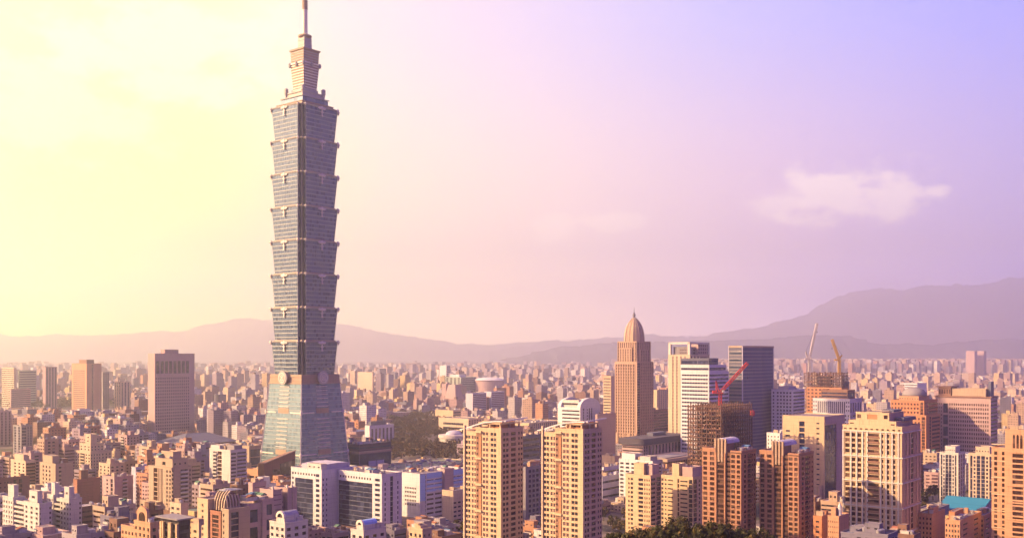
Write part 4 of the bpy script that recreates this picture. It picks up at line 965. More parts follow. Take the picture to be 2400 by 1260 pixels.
# 32 slim yellow, pink block
simple('office_tower', 'slim yellow banded tower just behind the domed tower', 1414, 1432, 1442, 882, 1750, 'gold', sp((1, b_(.4, 5))), None, n=0)
simple('apartment_block', 'plain mauve block beside the domed tower foot', 1395, 1400, 1443, 972, 1300, 'rose', None, sp((1, ('x', {}))), n=2)
simple('office_block', 'cream office block between the domed tower and the frame-topped tower', 1530, 1540, 1570, 914, 1900, 'gold', None, sp((1, v_(7, .35))), n=1)
simple('office_block', 'mauve banded low block at the frame-topped tower foot', 1518, 1524, 1600, 962, 1560, 'brown', None, sp((1, b_(.45, 4.5, glass='glass_brown'))), n=2)
# 34 frame-topped tower
s = Bld('office_tower', 'pale tower topped by an open square frame, behind the striped tower', 1566, 1617, 1663, 801, 1300, 'cream', 'glass_soft', key='frame-topped tower')
L, R, H = s.L, s.R, s.H; zc = s.z(832)
s.vol(0, 0, 0, R, L, zc, sp((.13, X), (.74, v_(4, .3, fh=4, sh=.2)), (.13, X)), sp((.5, v_(3, .5)), (.5, b_(.5, 4))), wall='cream')
s.box('corner_frame', 0, L-3.5, zc, 3.5, L, H, 'offwhite'); s.box('corner_frame', 0, 0, zc, 3.5, 3.5, H-.5, 'offwhite'); s.box('corner_frame', R-3, 0, zc, R, 3, H-.5, 'offwhite')
s.box('top_beam', 0, 0, H-2.6, 2.6, L, H+.05, 'offwhite'); s.box('top_beam', 2.65, 0, H-2.6, R, 2.6, H, 'offwhite')
s.vol(5, 5, zc+.1, R-4, L-5, H-7, sp((.4, X), (.6, w_(5, .7, .6, 4))), sp((1, w_(4, .7, .6, 4))), name='roof_house', wall='grey')
s.vol(R*.45, 1, zc+.1, R*.98, L*.5, H-1, None, sp((1, w_(5, .6, .6, 4.5))), name='roof_house', wall='rose'); s.done()
# 35 striped white tower
s = Bld('office_tower', 'white tower with strong horizontal dark window stripes and stepped blue side', 1595, 1662, 1708, 852, 1180, 'white', 'glass_blue', key='striped white tower')
L, R, H = s.L, s.R, s.H
s.vol(0, 0, 0, R, L, H-10, sp((.03, X), (.94, b_(.46, 4.6, mull=9, mw=.12)), (.03, X)), sp((1, b_(.5, 4.6))), wall='white')
s.vol(0, 0, H-10, R*.86, L, H-2, sp((1, b_(.45, 4.6))), sp((1, b_(.55, 4.6))), wall='white')
s.vol(1, 1, H-1.9, R*.5, L, H+5.5, sp((.6, b_(.7, 8)), (.4, b_(.8, 8))), sp((1, b_(.85, 8))), wall='slate', name='plant_storey'); s.done()
# 36 faceted glass tower
s = Bld('office_tower', 'blue-grey glass tower with a chamfered corner and pale roof rim', 1708, 1741, 1812, 814, 1230, 'slate', 'glass_teal', key='blue-grey glass tower')
L, R, H = s.L, s.R, s.H
q = MB(); ch = 9
poly = [(ch*.4, 0), (R*.5, -5), (R, 0), (R, L), (0, L), (0, ch*.2)]
q.frust(poly, 0, poly, H); q.build('wall', 'tower_glass' if False else 'slate', s.root)
q = MB()
for j in range(1, int(H/4.2)):
    q.frust([(x*1.0+( -.15 if x < 2 else .15), y-(.25 if y < 2 else 0)) for x, y in poly], j*4.2, [(x*1.0+(-.15 if x < 2 else .15), y-(.25 if y < 2 else 0)) for x, y in poly], j*4.2+(1.4 if j % 3 else 1.8))
q.build('floor_ledge', 'grey', s.root)
for (a, b) in ((0, L), ):
    for j in range(int(H/8.4)): s.part('window_band', 'L', 0, 0, 1, L-1, -.35, -.1, j*8.4+2, j*8.4+4.0, 'glass_teal')
q = MB(); p2 = [(x*1.01+(-.4 if x < 5 else .4), y-(.6 if y < 2 else 0)) for x, y in poly]; q.frust(p2, H, p2, H+2.2); q.build('roof_rim', 'tan', s.root)
q = MB(); q.bar((0, .5, 0), (0, .5, H+2), 1.0); q.bar((R, -.2, 0), (R, -.2, H+2), .9); q.bar((0, L, 0), (0, L, H+2), .9); q.build('corner_strip', 'lavender', s.root); s.done()
# 37 steel skeleton with red crane ---------------------------------
def lattice(q, a, b, w, n, t=.35):
    a = Vector(a); b = Vector(b); d = (b-a).normalized(); u = d.cross(Vector((0, 0, 1))); u = u.normalized() if u.length > 1e-3 else Vector((1, 0, 0)); v = d.cross(u)
    cs = [(u*i+v*j)*w/2 for i, j in ((-1, -1), (1, -1), (1, 1), (-1, 1))]
    for c_ in cs: q.bar(a+c_, b+c_, t)
    for k in range(n):
        p0 = a+(b-a)*k/n; p1 = a+(b-a)*(k+1)/n
        for i in range(4): q.bar(p0+cs[i], p1+cs[(i+1) % 4], t*.7)
def crane(lbl, bx, by, zb, zc, jib_px, jib_py, Y, mat, back=(-6, 9), group='luffing tower cranes', t=.5, w=1.9):
    root = bpy.data.objects.new('tower_crane', None); COL.objects.link(root); root.location = (bx, by, zb); tag(root, lbl, 'crane', group)
    q = MB(); lattice(q, (0, 0, 0), (0, 0, zc-zb), w, max(3, int((zc-zb)/2.5)), t); q.build('mast', mat, root)
    h = zc-zb
    q = MB(); q.box(-2.4, -1.8, h, 2.4, 1.8, h+1.0); q.build('slewing_platform', mat, root)
    q = MB(); q.box(1.3, -2.6, h+1.05, 3.1, -1.0, h+3.2); q.build('cab', 'offwhite', root)
    tip = Vector(((jib_px-1200)/F*Y-bx, Y-by, CAMZ-(jib_py-HOR)*Y/F-zb))
    q = MB(); lattice(q, (0, 0, h+1.2), tip, w*.9, 14, t); jb_ = q.build('jib', mat, root)
    bk = Vector((back[0], 0, h+back[1]))
    q = MB(); q.bar((-1, 0, h+1), tuple(bk), t*1.6); q.bar((-3.2, 0, h+1), tuple(bk), t*1.6); q.build('back_frame', mat, root)
    q = MB(); q.bar(tuple(bk), tuple(tip*.9+Vector((0, 0, h+1.2))*.1), .22); q.build('luffing_cable', 'darkgrey', root)
    q = MB(); q.box(-6.5, -1.6, h+.2, -3.0, 1.6, h+2.6); q.bar((-5, 0, h+.8), (0, 0, h+.8), .9); q.build('counterweight', mat, root)
    q = MB(); q.bar(tuple(tip), (tip.x, tip.y, tip.z-12), .16); q.box(tip.x-.5, tip.y-.5, tip.z-13.4, tip.x+.5, tip.y+.5, tip.z-12); q.build('hook', 'darkgrey', jb_)
    HEROES.append(dict(px=1200+F*bx/by, py=HOR-F*(zc-CAMZ)/Y, Y=Y, key=None, P=(bx, by), r=5, poly=None))
    return root
def skeleton(name, lbl, xl, xc, xr, yt, Y, fh, bay, mat, mat_b, key=None, deck='grey', panels=None, split_top=0, net=.0):
    s = Bld(name, lbl, xl, xc, xr, yt, Y, 'steel', cat='building site', key=key); L, R, H = s.L, s.R, s.H
    nx, ny, nf = max(2, round(R/bay)), max(2, round(L/bay)), round(H/fh)
    q = MB()
    for i in range(nx+1):
        for j in range(ny+1):
            if 0 < i < nx and 0 < j < ny and (i+j) % 2: continue
            x, y = R*i/nx, L*j/ny; q.box(x-.38, y-.38, 0, x+.38, y+.38, H+ (1.5 if (i*7+j*3) % 4 == 0 else 0))
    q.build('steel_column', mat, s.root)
    rnd = random.Random(3)
    for k in range(1, nf+1):
        q = MB(); z = k*fh
        for i in range(nx+1): q.box(R*i/nx-.22, 0, z-.5, R*i/nx+.22, L, z)
        for j in range(ny+1): q.box(0, L*j/ny-.22, z-.48, R, L*j/ny+.22, z-.02)
        q.build('floor_beam', mat_b, s.root)
        if k < nf-1:
            q = MB(); q.box(1.2, 1.2, z+.02, R-1.2, L-1.2, z+.25); q.build('floor_deck', deck, s.root)
    q = MB()
    for k in range(nf):
        for j in range(ny):
            if rnd.random() < .96: q.bar((0, L*j/ny, k*fh), (0, L*(j+1)/ny, (k+1)*fh), .3)
        for i in range(nx):
            if rnd.random() < .96: q.bar((R*i/nx, 0, k*fh), (R*(i+1)/nx, 0, (k+1)*fh), .3)
    q.build('cross_brace', mat_b, s.root)  # diagonal braces of the steel frame, joined in one mesh
    # scattered edge screens and material on the decks
    q = MB()
    for k in range(1, nf):
        for j in range(ny*2):
            if rnd.random() < .3: q.box(-.1, L*j/ny/2+.4, k*fh+.1, .05, L*(j+1)/ny/2-.3, k*fh+rnd.uniform(.9, 1.5))
        for i in range(nx*2):
            if rnd.random() < .3: q.box(R*i/nx/2+.4, -.1, k*fh+.1, R*(i+1)/nx/2-.3, .05, k*fh+rnd.uniform(.9, 1.5))
        for _ in range(6):
            x, y = rnd.uniform(2, R-5), rnd.uniform(2, L-5); q.box(x, y, k*fh+.3, x+rnd.uniform(1, 4), y+rnd.uniform(1, 4), k*fh+rnd.uniform(1, 3))
    q.build('edge_screen', 'brown', s.root)
    q = MB(); q.box(R*.35, L*.35, 0, R*.65, L*.7, H-fh); q.build('concrete_core', 'darkgrey', s.root)
    if panels: panels(s)
    s.done(); return s
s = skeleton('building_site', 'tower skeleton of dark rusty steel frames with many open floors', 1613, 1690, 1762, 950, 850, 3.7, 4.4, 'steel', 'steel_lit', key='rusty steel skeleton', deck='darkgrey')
def wl_(s, x, y):
    a = R_(s.ang); o = s.root.location; return (o.x+x*math.cos(a)-y*math.sin(a), o.y+x*math.sin(a)+y*math.cos(a))
bx, by = wl_(s, s.R*.25, s.L*.3)
crane('red crane above the rusty steel skeleton, its jib raised to the right', (1688-1200)/F*by, by, s.H-6, CAMZ-(922-HOR)*by/F, 1752, 850, by, 'red', back=(-3.5, 11), t=.6, w=2.1)
s = Bld('hoarding', 'small red round sign board beside the steel skeleton', 1759, 1761, 1773, 960, 1180, 'red', cat='sign'); 
q = MB(); q.lathe(2, 0, [(.01, s.H-8), (3.2, s.H-6), (3.4, s.H-3), (2.4, s.H-.5), (.01, s.H)], 14); q.build('sign_face', 'red', s.root); s.box('post', 1.6, -.4, 0, 2.4, .4, s.H-7.5, 'steel'); s.done()
# 38 dark pavilion roofs
s = Bld('exhibition_hall', 'long dark pavilion with a thick overhanging charcoal roof', 1458, 1508, 1610, 1028, 1150, 'grey', cat='hall', key='charcoal pavilion')
L, R, H = s.L, s.R, s.H
s.vol(0, 0, 0, R, L, H-7, sp((1, b_(.4, 4))), sp((.1, v_(2)), (.9, v_(12, .5, fh=12))), par=0, wall='rose')
s.box('roof_slab', -3, -3, H-7, R+3, L+3, H, 'darkgrey'); s.box('roof_house', R*.4, L*.4, H+.05, R*.7, L*.7, H+4, 'slate'); s.done()
s = Bld('exhibition_hall', 'brown pavilion with flat tan roof stepping down before the charcoal one', 1505, 1560, 1640, 1072, 1060, 'brown', cat='hall')
L, R, H = s.L, s.R, s.H
s.vol(0, 0, 0, R, L, H-4, sp((.5, X), (.5, X)), sp((1, v_(14, .5, fh=20))), par=0); s.box('roof_slab', -3, -4, H-4, R+3, L+3, H-1, 'tan'); s.box('roof_panel', 0, 0, H-.95, R*.6, L*.7, H, 'grey'); s.box('orange_wall', -.5, -2, 4, 10, -.2, H-6, 'orange'); s.done()
simple('office_block', 'small yellow-walled block right of the second golden twin', 1403, 1440, 1452, 1070, 1080, 'gold', sp((1, X)), None, n=2)
simple('warehouse', 'low blue-grey sheds behind the second golden twin', 1400, 1412, 1456, 1118, 900, 'lavender', None, sp((1, b_(.3, 6, glass='glass_blue'))), n=4, cat='warehouse')
simple('warehouse', 'low flat-roofed shed with white roof, behind the white square-windowed block', 1400, 1415, 1470, 1096, 1000, 'white', None, sp((1, b_(.3, 6))), n=5, cat='warehouse')
# 39 white office with square windows
s = simple('apartment_block', 'white block with dark square windows and two roof boxes, behind the yellow pair', 1451, 1530, 1553, 1082, 880, 'white', sp((1, w_(6, .62, .5, 3.4))), sp((.5, X), (.5, w_(1, .5, .5))), hut=[(.1, .55, .8, .95, 5.5, 'white'), (.1, .1, .8, .4, 4, 'offwhite')], n=2, key='white square-windowed block')
# 40 yellow pair
s = Bld('apartment_block', 'first pale yellow apartment block with gridded windows, above the dark trees', 1466, 1524, 1550, 1116, 740, 'gold', key='first yellow block')
L, R, H = s.L, s.R, s.H
s.vol(0, 0, 0, R, L, H, sp((.1, X), (.08, w_(1, .7, .5)), (.16, w_(1, .6, .55)), (.16, X), (.24, w_(1, .8, .6)), (.26, w_(3, .5, .5))), sp((.5, o_(3.3)), (.5, v_(1, .8))), wall='gold')
s.vol(R*.1, L*.3, H+.1, R*.5, L*.7, H+8, None, None, name='roof_house'); s.vol(R*.3, L*.05, H+.1, R*.9, L*.28, H+7, None, None, name='roof_house', wall='rose'); s.box('ledge', -.8, -.8, H*.0, 0, 0, H, 'gold'); s.done()
s = Bld('apartment_block', 'second pale yellow apartment block, split by a brown slot, beside the brown tower', 1549, 1624, 1652, 1120, 760, 'gold', key='second yellow block')
L, R, H = s.L, s.R, s.H
s.vol(0, 0, 0, R, L, H, sp((.1, w_(1, .6, .6)), (.1, w_(1, .5, .4)), (.2, w_(1, .8, .3)), (.12, X), (.06, v_(1, .9, glass='glass_brown')), (.28, w_(1, .8, .35)), (.14, v_(1, .8))), sp((.4, v_(1, .7)), (.6, w_(2, .5, .6))), wall='gold')
s.vol(R*.05, L*.45, H+.1, R*.6, L*.66, H+9, None, None, name='roof_house', wall='gold'); s.vol(R*.1, L*.05, H+.1, R*.9, L*.36, H+7, None, None, name='roof_house', wall='rose'); s.done()
# 41 brown twin towers with barrel crowns
def brown_tower(lbl, xl, xc, xr, yt, Y, key=None):
    s = Bld('apartment_tower', lbl, xl, xc, xr, yt, Y, 'rust', 'glass_brown', key=key, group='brown apartment towers with ribbed crowns'); L, R, H = s.L, s.R, s.H; fh = 3.25
    s.vol(0, 0, 0, R, L*.27, H-1, sp((.5, w_(1, .72, .66, fh)), (.5, w_(1, .62, .66, fh))), sp((.12, X), (.3, w_(1, .5, .6, fh)), (.25, o_(fh, mat='darkbrown', out=.4)), (.33, w_(2, .5, .5, fh))), wall='rust')
    s.vol(1.2, L*.27, 0, R*.9, L*.40, H-2, sp((1, o_(fh, out=.25, mat='darkbrown'))), None, wall='darkbrown', par=.3)
    s.vol(.7, L*.40, 0, R*.9, L*.66, H-5, sp((.12, w_(1, .5, .5, fh)), (.76, w_(1, .86, .66, fh, ledge=.2)), (.12, X)), None, wall='darkbrown', par=.3)
    for y in (L*.40, L*.63): s.box('pilaster', -.2, y, 0, .7, y+.9, H-2, 'rust')
    s.vol(0, L*.66, 0, R*.9, L, H, sp((.45, w_(1, .66, .66, fh)), (.07, X), (.48, w_(1, .72, .66, fh))), None, wall='rust')
    q = MB(); q.box(1.2, L*.38, H-5, R*.5, L*.68, H+5.8); q.build('crown_wall', 'brown', s.root)
    for i in range(4): s.box('crown_rib', .2, L*(.39+i*.085), H-8, 1.4, L*(.39+i*.085)+L*.045, H+7, 'tower_belt')
    q = MB(); pr = [(L*.53+L*.17*math.cos(t*math.pi/10), H+4.2+3.2*math.sin(t*math.pi/10)) for t in range(11)]
    q.loft([[(x_, y_, z_) for y_, z_ in pr] for x_ in (1.2, R*.85)]); q.build('barrel_roof', 'lavender', s.root)
    s.clutter(R*.2, 0, R, L*.3, H-.9, 5, 5); s.box('cornice', -.8, -.8, H-1.3, R*.9, L*.27, H-.9, 'brown'); s.done(); return s
brown_tower('first brown tower with ribbed crown, between yellow block and its twin', 1646, 1737, 1772, 1056, 655, key='first brown tower')
brown_tower('second brown tower with ribbed crown, in front of the blank yellow tower', 1780, 1872, 1907, 1062, 650, key='second brown tower')
# 42 L-shaped yellow blank tower
s = Bld('office_tower', 'blank golden-walled tower with a black glass side in a mauve frame', 1834, 1932, 1979, 978, 900, 'gold', 'glass_blue', key='blank golden tower')
L, R, H = s.L, s.R, s.H
s.vol(0, 0, 0, R, L, H, sp((.06, X), (.14, w_(1, .7, .4, 4.4, top=11, bot=40)), (.2, X), (.14, v_(1, .92, fh=5, top=4, sh=.5, glass='glass_blue')), (.26, X), (.10, w_(1, .7, .3, 4.4, top=3)), (.10, X)), sp((.02, X), (.56, b_(.97, 60, top=6, bot=6, edge=.2)), (.42, X)), wall='gold')
s.box('frame_wall', R*.58, -.35, 0, R+.2, -.02, H+.5, 'rose'); s.box('frame_wall', R*.02, -.35, H-6, R*.58, -.02, H+.5, 'rose')
s.vol(-6, 2, 0, 0, L*.3, H*.25, None, None, name='low_wing'); s.done()
# 43 white offices
simple('office_building', 'white tower with rows of small square windows, behind the golden blank tower', 1808, 1856, 1886, 914, 1250, 'white', sp((.2, w_(1, .4, .5, 4.2)), (.03, X), (.77, w_(5, .6, .5, 4.2))), sp((.1, X), (.9, b_(.5, 4.2, glass='glass_blue'))), n=2, hut=[(.2, .3, .8, .8, 4, 'offwhite')], key='small-windowed white tower')
s = Bld('office_building', 'white broad office with a dark penthouse band under the orange building site', 1905, 1992, 2020, 936, 1180, 'white', 'glass_blue', key='penthouse-topped white office')
L, R, H = s.L, s.R, s.H; 
s.vol(0, 0, 0, R, L, H-16, sp((1, w_(13, .5, .5, 4.4, top=.6))), sp((.2, w_(1, .5, .5, 4.4)), (.4, b_(.6, 4.4)), (.4, w_(2, .5, .5, 4.4))), par=0)
s.vol(0, 0, H-15.98, R, L, H, sp((.12, w_(2, .5, .4, 5, top=1)), (.76, v_(14, .56, fh=20, top=2.5, bot=.2)), (.12, w_(2, .5, .4, 5, top=1))), sp((1, v_(5, .5, fh=20, top=4))), wall='white')
s.vol(3, 4, H+.1, R*.7, L*.8, H+10, sp((1, b_(.5, 3.2))), sp((1, b_(.7, 8))), wall='brown', name='penthouse'); s.done()
# 44 orange building site with two cranes
def pan(s):
    q = MB(); L, R, H = s.L, s.R, s.H
    s.vol(-.5, -.5, 0, R-1, L*.93, H-20, sp((1, w_(9, .55, .5, 5))), None, wall='terracotta', name='clad_wall', par=0)
s = skeleton('building_site', 'unfinished orange tower with open steel top floors carrying two cranes', 1885, 1972, 1987, 874, 1420, 4.6, 6.0, 'steel', 'steel_lit', key='orange building site', panels=pan)
bx, by = wl_(s, s.R*.5, s.L*.78)
crane('white crane with its jib almost upright, above the orange building site', (1897-1200)/F*by, by, s.H-2, CAMZ-(843-HOR)*by/F, 1915, 757, by, 'crane_white', back=(-5, 12), t=.9, w=2.6)
bx, by = wl_(s, s.R*.5, s.L*.1)
crane('yellow crane with its jib leaning left, above the orange building site', (1967-1200)/F*by, by, s.H-2, CAMZ-(845-HOR)*by/F, 1950, 795, by, 'crane_yellow', back=(4, 8), t=.9, w=2.6)
simple('office_block', 'slate roof plant box right of the orange building site', 1966, 1972, 1990, 896, 1500, 'slate', None, sp((1, w_(2, .5, .5, 6))), n=0)
# 45 gold tower
s = Bld('apartment_tower', 'big golden apartment tower with white grid lines and a stepped crown', 1975, 2114, 2157, 1002, 672, 'gold', 'glass_brown', key='big golden tower')
L, R, H = s.L, s.R, s.H; fh = 3.25; side = dict(ww=.80, wh=.70, fh=fh, rib=.25)
zone = sp((.035, X), (.10, w_(1, **side)), (.10, w_(1, **side)), (.10, w_(1, **side)), (.06, w_(1, ww=.55, wh=.6, fh=fh, rib=.2)), (.03, X), (.205, o_(fh, out=.6, edge=.2, mat='brown')), (.03, X), (.055, w_(1, .55, .6, fh, rib=.2)), (.10, w_(1, **side)), (.10, w_(1, **side)), (.06, w_(1, .6, .6, fh, rib=.2)), (.035, X))
zr = sp((.1, X), (.35, v_(2, .35, rib=.3, fh=fh)), (.2, v_(1, .7, fh=fh)), (.35, v_(2, .35, rib=.3, fh=fh)))
n5 = 5; zs_ = [0]+[H-3-16.6*k for k in range(n5)][::-1]
zs_ = [z for z in zs_ if z >= 0]
for a, b in zip(zs_, zs_[1:]):
    s.vol(0, 0, a, R, L, b, zone, zr, par=0)
    s.box('belt_course', -.75, -.75, b-.75, R+.1, L+.1, b-.0, 'offwhite')
for i, f in enumerate((.0, .135, .235, .335, .415, .64, .73, .83, .93)): 
    y = L*(1-f)-.9; s.box('pilaster', -.6, y, 0, -.02, y+.9, H-3.3, 'offwhite')
s.vol(0, 0, H-3, R, L, H, sp((1, w_(11, .5, .5, 4, bot=.1, top=.8))), sp((1, X)), par=.8)
s.vol(.5, L*.10, H+.05, R*.9, L*.90, H+3.6, sp((.14, w_(1, .6, .6, 3.5)), (.72, X), (.14, w_(1, .6, .6, 3.5))), None, name='crown_step', par=.4)
s.vol(1, L*.22, H+3.7, R*.8, L*.78, H+9.0, sp((.2, w_(1, .6, .7, 6, top=.6)), (.12, X), (.36, b_(.9, 9, top=.8, glass='terracotta')), (.12, X), (.2, w_(1, .6, .7, 6, top=.6))), None, name='crown_step', par=.5)
s.vol(2, L*.35, H-9, R*.5, L*.6, H+9.6, None, None, name='crown_core', par=.3); s.box('roof_plant', R*.3, L*.06, H+3.7, R*.95, L*.2, H+6, 'slate'); s.box('roof_plant', R*.5, L*.3, H+9.1, R*.95, L*.5, H+10.5, 'slate')
s.done()
# 46 brown building with dome roof
s = Bld('office_building', 'dark orange office with a round metal dome above a stepped top', 2088, 2166, 2197, 940, 1130, 'terracotta', 'glass_brown', key='domed brown office')
L, R, H = s.L, s.R, s.H; z1 = s.z(974)
s.vol(-3, -3, 0, R, L+3, z1, sp((.86, w_(10, .5, .5, 4.4)), (.14, v_(1, .6))), sp((.2, X), (.2, v_(1, .6)), (.6, b_(.5, 4.4))), wall='terracotta')
s.vol(0, 0, z1+.1, R, L, H, sp((.86, w_(9, .5, .5, 4.4)), (.14, v_(1, .6))), sp((.3, v_(2, .5)), (.7, b_(.5, 4.4))), name='upper_wall', wall='terracotta')
s.vol(R*.1, L*.2, H+.1, R*.9, L*.8, H+5, sp((1, w_(8, .4, .4, 4))), None, name='drum_base', wall='orange', par=.4)
q = MB(); q.lathe(R*.5, L*.5, [(13.5, H+5), (13, H+8), (10.5, H+11.5), (6, H+14), (.1, H+15)], 28); q.build('dome', 'grey', s.root, smooth=True); s.done()
# 47 big grid office
s = Bld('office_building', 'huge pink grid-windowed slab with a flat penthouse, right background', 2192, 2322, 2338, 934, 1150, 'rose', 'glass_brown', key='huge pink grid slab')
L, R, H = s.L, s.R, s.H
s.vol(0, 0, 0, R, L, H, sp((.13, w_(4, .5, .5, 4.3, top=5)), (.01, X), (.10, w_(1, .85, .8, 13, top=5, glass='glass_blue')), (.01, X), (.72, w_(18, .58, .56, 4.6, top=5)), (.03, X)), sp((1, b_(.5, 4.3))), wall='rose')
s.box('cornice', -1.2, -1.2, H+.95, R+.5, L+.5, H+2.4, 'brown')
s.vol(2, L*.72, H+2.45, R*.9, L*.95, H+12, sp((1, w_(5, .5, .7, 9))), None, name='penthouse', wall='brown'); s.vol(3, L*.1, H+2.45, R*.8, L*.7, H+10, sp((1, X)), None, name='penthouse', wall='tan')
q = MB(); q.box(R*.3, L*.03, H+2.4, R*.7, L*.08, H+19); q.build('vent_shaft', 'slate', s.root); s.box('roof_slab', 0, L*.7, H+12.1, R, L, H+13, 'brown'); s.done()
# 48 smaller framed towers
def framed(lbl, xl, xc, xr, yt, Y, wall, key=None):
    s = Bld('apartment_block', lbl, xl, xc, xr, yt, Y, wall, 'glass_blue', key=key); L, R, H = s.L, s.R, s.H
    s.vol(0, 0, 0, R, L, H, sp((.05, X), (.12, v_(1, .7, fh=9)), (.13, w_(1, .6, .6, 3.3)), (.36, v_(2, .8, fh=3.3, sh=.15)), (.13, w_(1, .6, .6, 3.3)), (.14, v_(1, .6, fh=9)), (.07, X)), sp((1, v_(3, .6))), wall=wall)
    s.vol(R*.1, L*.2, H+.1, R*.8, L*.75, H+5.5, sp((1, w_(5, .4, .4, 4.5))), None, name='roof_house'); s.done()
framed('slim pale-framed dark apartment tower before the huge pink slab', 2202, 2246, 2262, 1063, 900, 'offwhite', key='slim pale-framed tower')
framed('cream-framed apartment block left of the orange edge tower', 2270, 2330, 2345, 1066, 860, 'cream', key='cream-framed block')
# 49 orange tower at right edge
s = Bld('apartment_tower', 'orange stone tower with tall arched top windows at the right edge', 2322, 2412, 2440, 1010, 640, 'orange', 'glass_brown', key='orange edge tower')
L, R, H = s.L, s.R, s.H; fh = 3.3
s.vol(2.0, L*.62, 0, R, L, H-12, sp((.1, X), (.35, w_(1, .6, .66, fh)), (.15, X), (.35, w_(1, .5, .66, fh))), None, wall='orange')
for k in range(6):
    z1 = H-9-k*10.6; s.box('belt_course', -.5 if False else 1.5, L*.62, z1-.5, 2.0, L, z1+.1, 'gold')
s.vol(0, 0, 0, R, L*.62, H, sp((.28, X), (.5, w_(1, .9, .7, fh, glass='glass_brown', top=14)), (.22, X)), None, wall='orange')
for k in range(9):
    s.box('belt_course', -.4, L*.02, H-14-k*10.6, -.02, L*.60, H-13-k*10.6, 'orange')
for i in range(3):
    q = MB(); y0 = L*(.17+i*.095); w = L*.06
    pr = [(y0, H-11), (y0+w, H-11)]+[(y0+w/2+w/2*math.cos(t*math.pi/6), H-3.6+1.2*math.sin(t*math.pi/6)) for t in range(7)]
    q.loft([[(x_, p, z) for p, z in pr] for x_ in (-.12, .2)]); q.build('arched_window', 'glass_brown', s.root)
s.clutter(0, 0, R, L*.6, H+.1, 4, 3); s.done()
# 50 teal roofed hall
s = Bld('school_hall', 'low school hall under a bright teal gabled roof', 2200, 2296, 2318, 1184, 800, 'rose', cat='hall', key='teal-roofed hall')
L, R, H = s.L, s.R, 13.0
s.vol(0, 0, 0, R*2, L, H, sp((1, w_(9, .6, .5, 5))), sp((1, w_(3, .5, .5, 5))), par=0)
q = MB(); RR = R*2
q.loft([[(-1.5, -1.5, H), (RR*.5, -1.5, H+7), (RR*.5, -1.5, H+7.4), (-1.5, -1.5, H+.5)], [(-1.5, L+1.5, H), (RR*.5, L+1.5, H+7), (RR*.5, L+1.5, H+7.4), (-1.5, L+1.5, H+.5)]])
q.loft([[(RR*.5, -1.5, H+7), (RR+1.5, -1.5, H), (RR+1.5, -1.5, H+.5), (RR*.5, -1.5, H+7.4)], [(RR*.5, L+1.5, H+7), (RR+1.5, L+1.5, H), (RR+1.5, L+1.5, H+.5), (RR*.5, L+1.5, H+7.4)]])
q.build('roof', 'teal_roof', s.root)
q = MB(); q.loft([[(0, .3, H), (RR, .3, H), (RR*.5, .3, H+6.9)], [(0, L-.3, H), (RR, L-.3, H), (RR*.5, L-.3, H+6.9)]]); q.build('gable', 'rose', s.root); s.done()
# 51/52 low orange houses
simple('apartment_block', 'orange low block with one square attic window, right of the brown twin', 1906, 1926, 1948, 1212, 640, 'terracotta', sp((1, w_(1, .4, .4))), None, n=1)
s = simple('apartment_block', 'terracotta block with a pointed white lantern, left of the big golden tower', 1940, 1966, 1990, 1212, 620, 'orange', sp((1, w_(6, .35, .4))), None, n=0)
s.box('roof_house', 2, s.L*.4, s.H, 8, s.L*.8, s.H+5.5, 'orange'); q = MB(); q.lathe(5, s.L*.2, [(1.2, s.H), (1.2, s.H+6), (.1, s.H+8.5)], 8); q.build('lantern', 'white', s.root)
simple('apartment_block', 'orange low block with a flat dark roof beside the big golden tower', 2152, 2185, 2215, 1206, 690, 'orange', sp((1, w_(4, .5, .5))), sp((1, X)), hut=[(.2, .1, .6, .5, 4, 'orange')], n=3, seed=4)
simple('apartment_block', 'orange row house with arched-looking windows, bottom right', 2215, 2250, 2300, 1222, 640, 'orange', sp((1, w_(5, .5, .5))), sp((1, w_(2, .4, .4))), hut=[(.1, .5, .5, .9, 5, 'terracotta')], n=4, seed=6)
simple('apartment_block', 'orange and cream low house against the orange edge tower', 2270, 2306, 2340, 1210, 700, 'terracotta', sp((1, w_(4, .5, .5))), sp((1, w_(2, .4, .4))), n=5, seed=8)
simple('warehouse', 'low grey shed beside the teal-roofed hall', 2150, 2190, 2225, 1196, 780, 'grey', None, None, n=2, cat='warehouse')
# 53 cream long hall behind skeleton
simple('exhibition_hall', 'long cream hall with red-lit base behind the rusty steel skeleton', 1738, 1745, 1860, 984, 1300, 'cream', None, sp((1, b_(.25, 9, top=8, bot=10, glass='brick'))), n=2, cat='hall')
simple('apartment_block', 'white block with small windows in front of the golden blank tower', 1797, 1828, 1850, 1016, 1000, 'white', sp((1, w_(4, .35, .45, 3.6))), None, n=2)
simple('apartment_tower', 'pair-topped hazy slab by the far hills', 2264, 2284, 2290, 822, 5600, 'rose', None, None, n=0, par=0)
simple('apartment_tower', 'second hazy slab by the far hills, beside the pair-topped one', 2288, 2306, 2312, 822, 5650, 'rose', None, None, n=0, par=0)
simple('office_block', 'cream cube office with a white roof band in the middle distance, right', 2120, 2150, 2172, 898, 2600, 'white', sp((1, b_(.4, 6))), None, n=0)
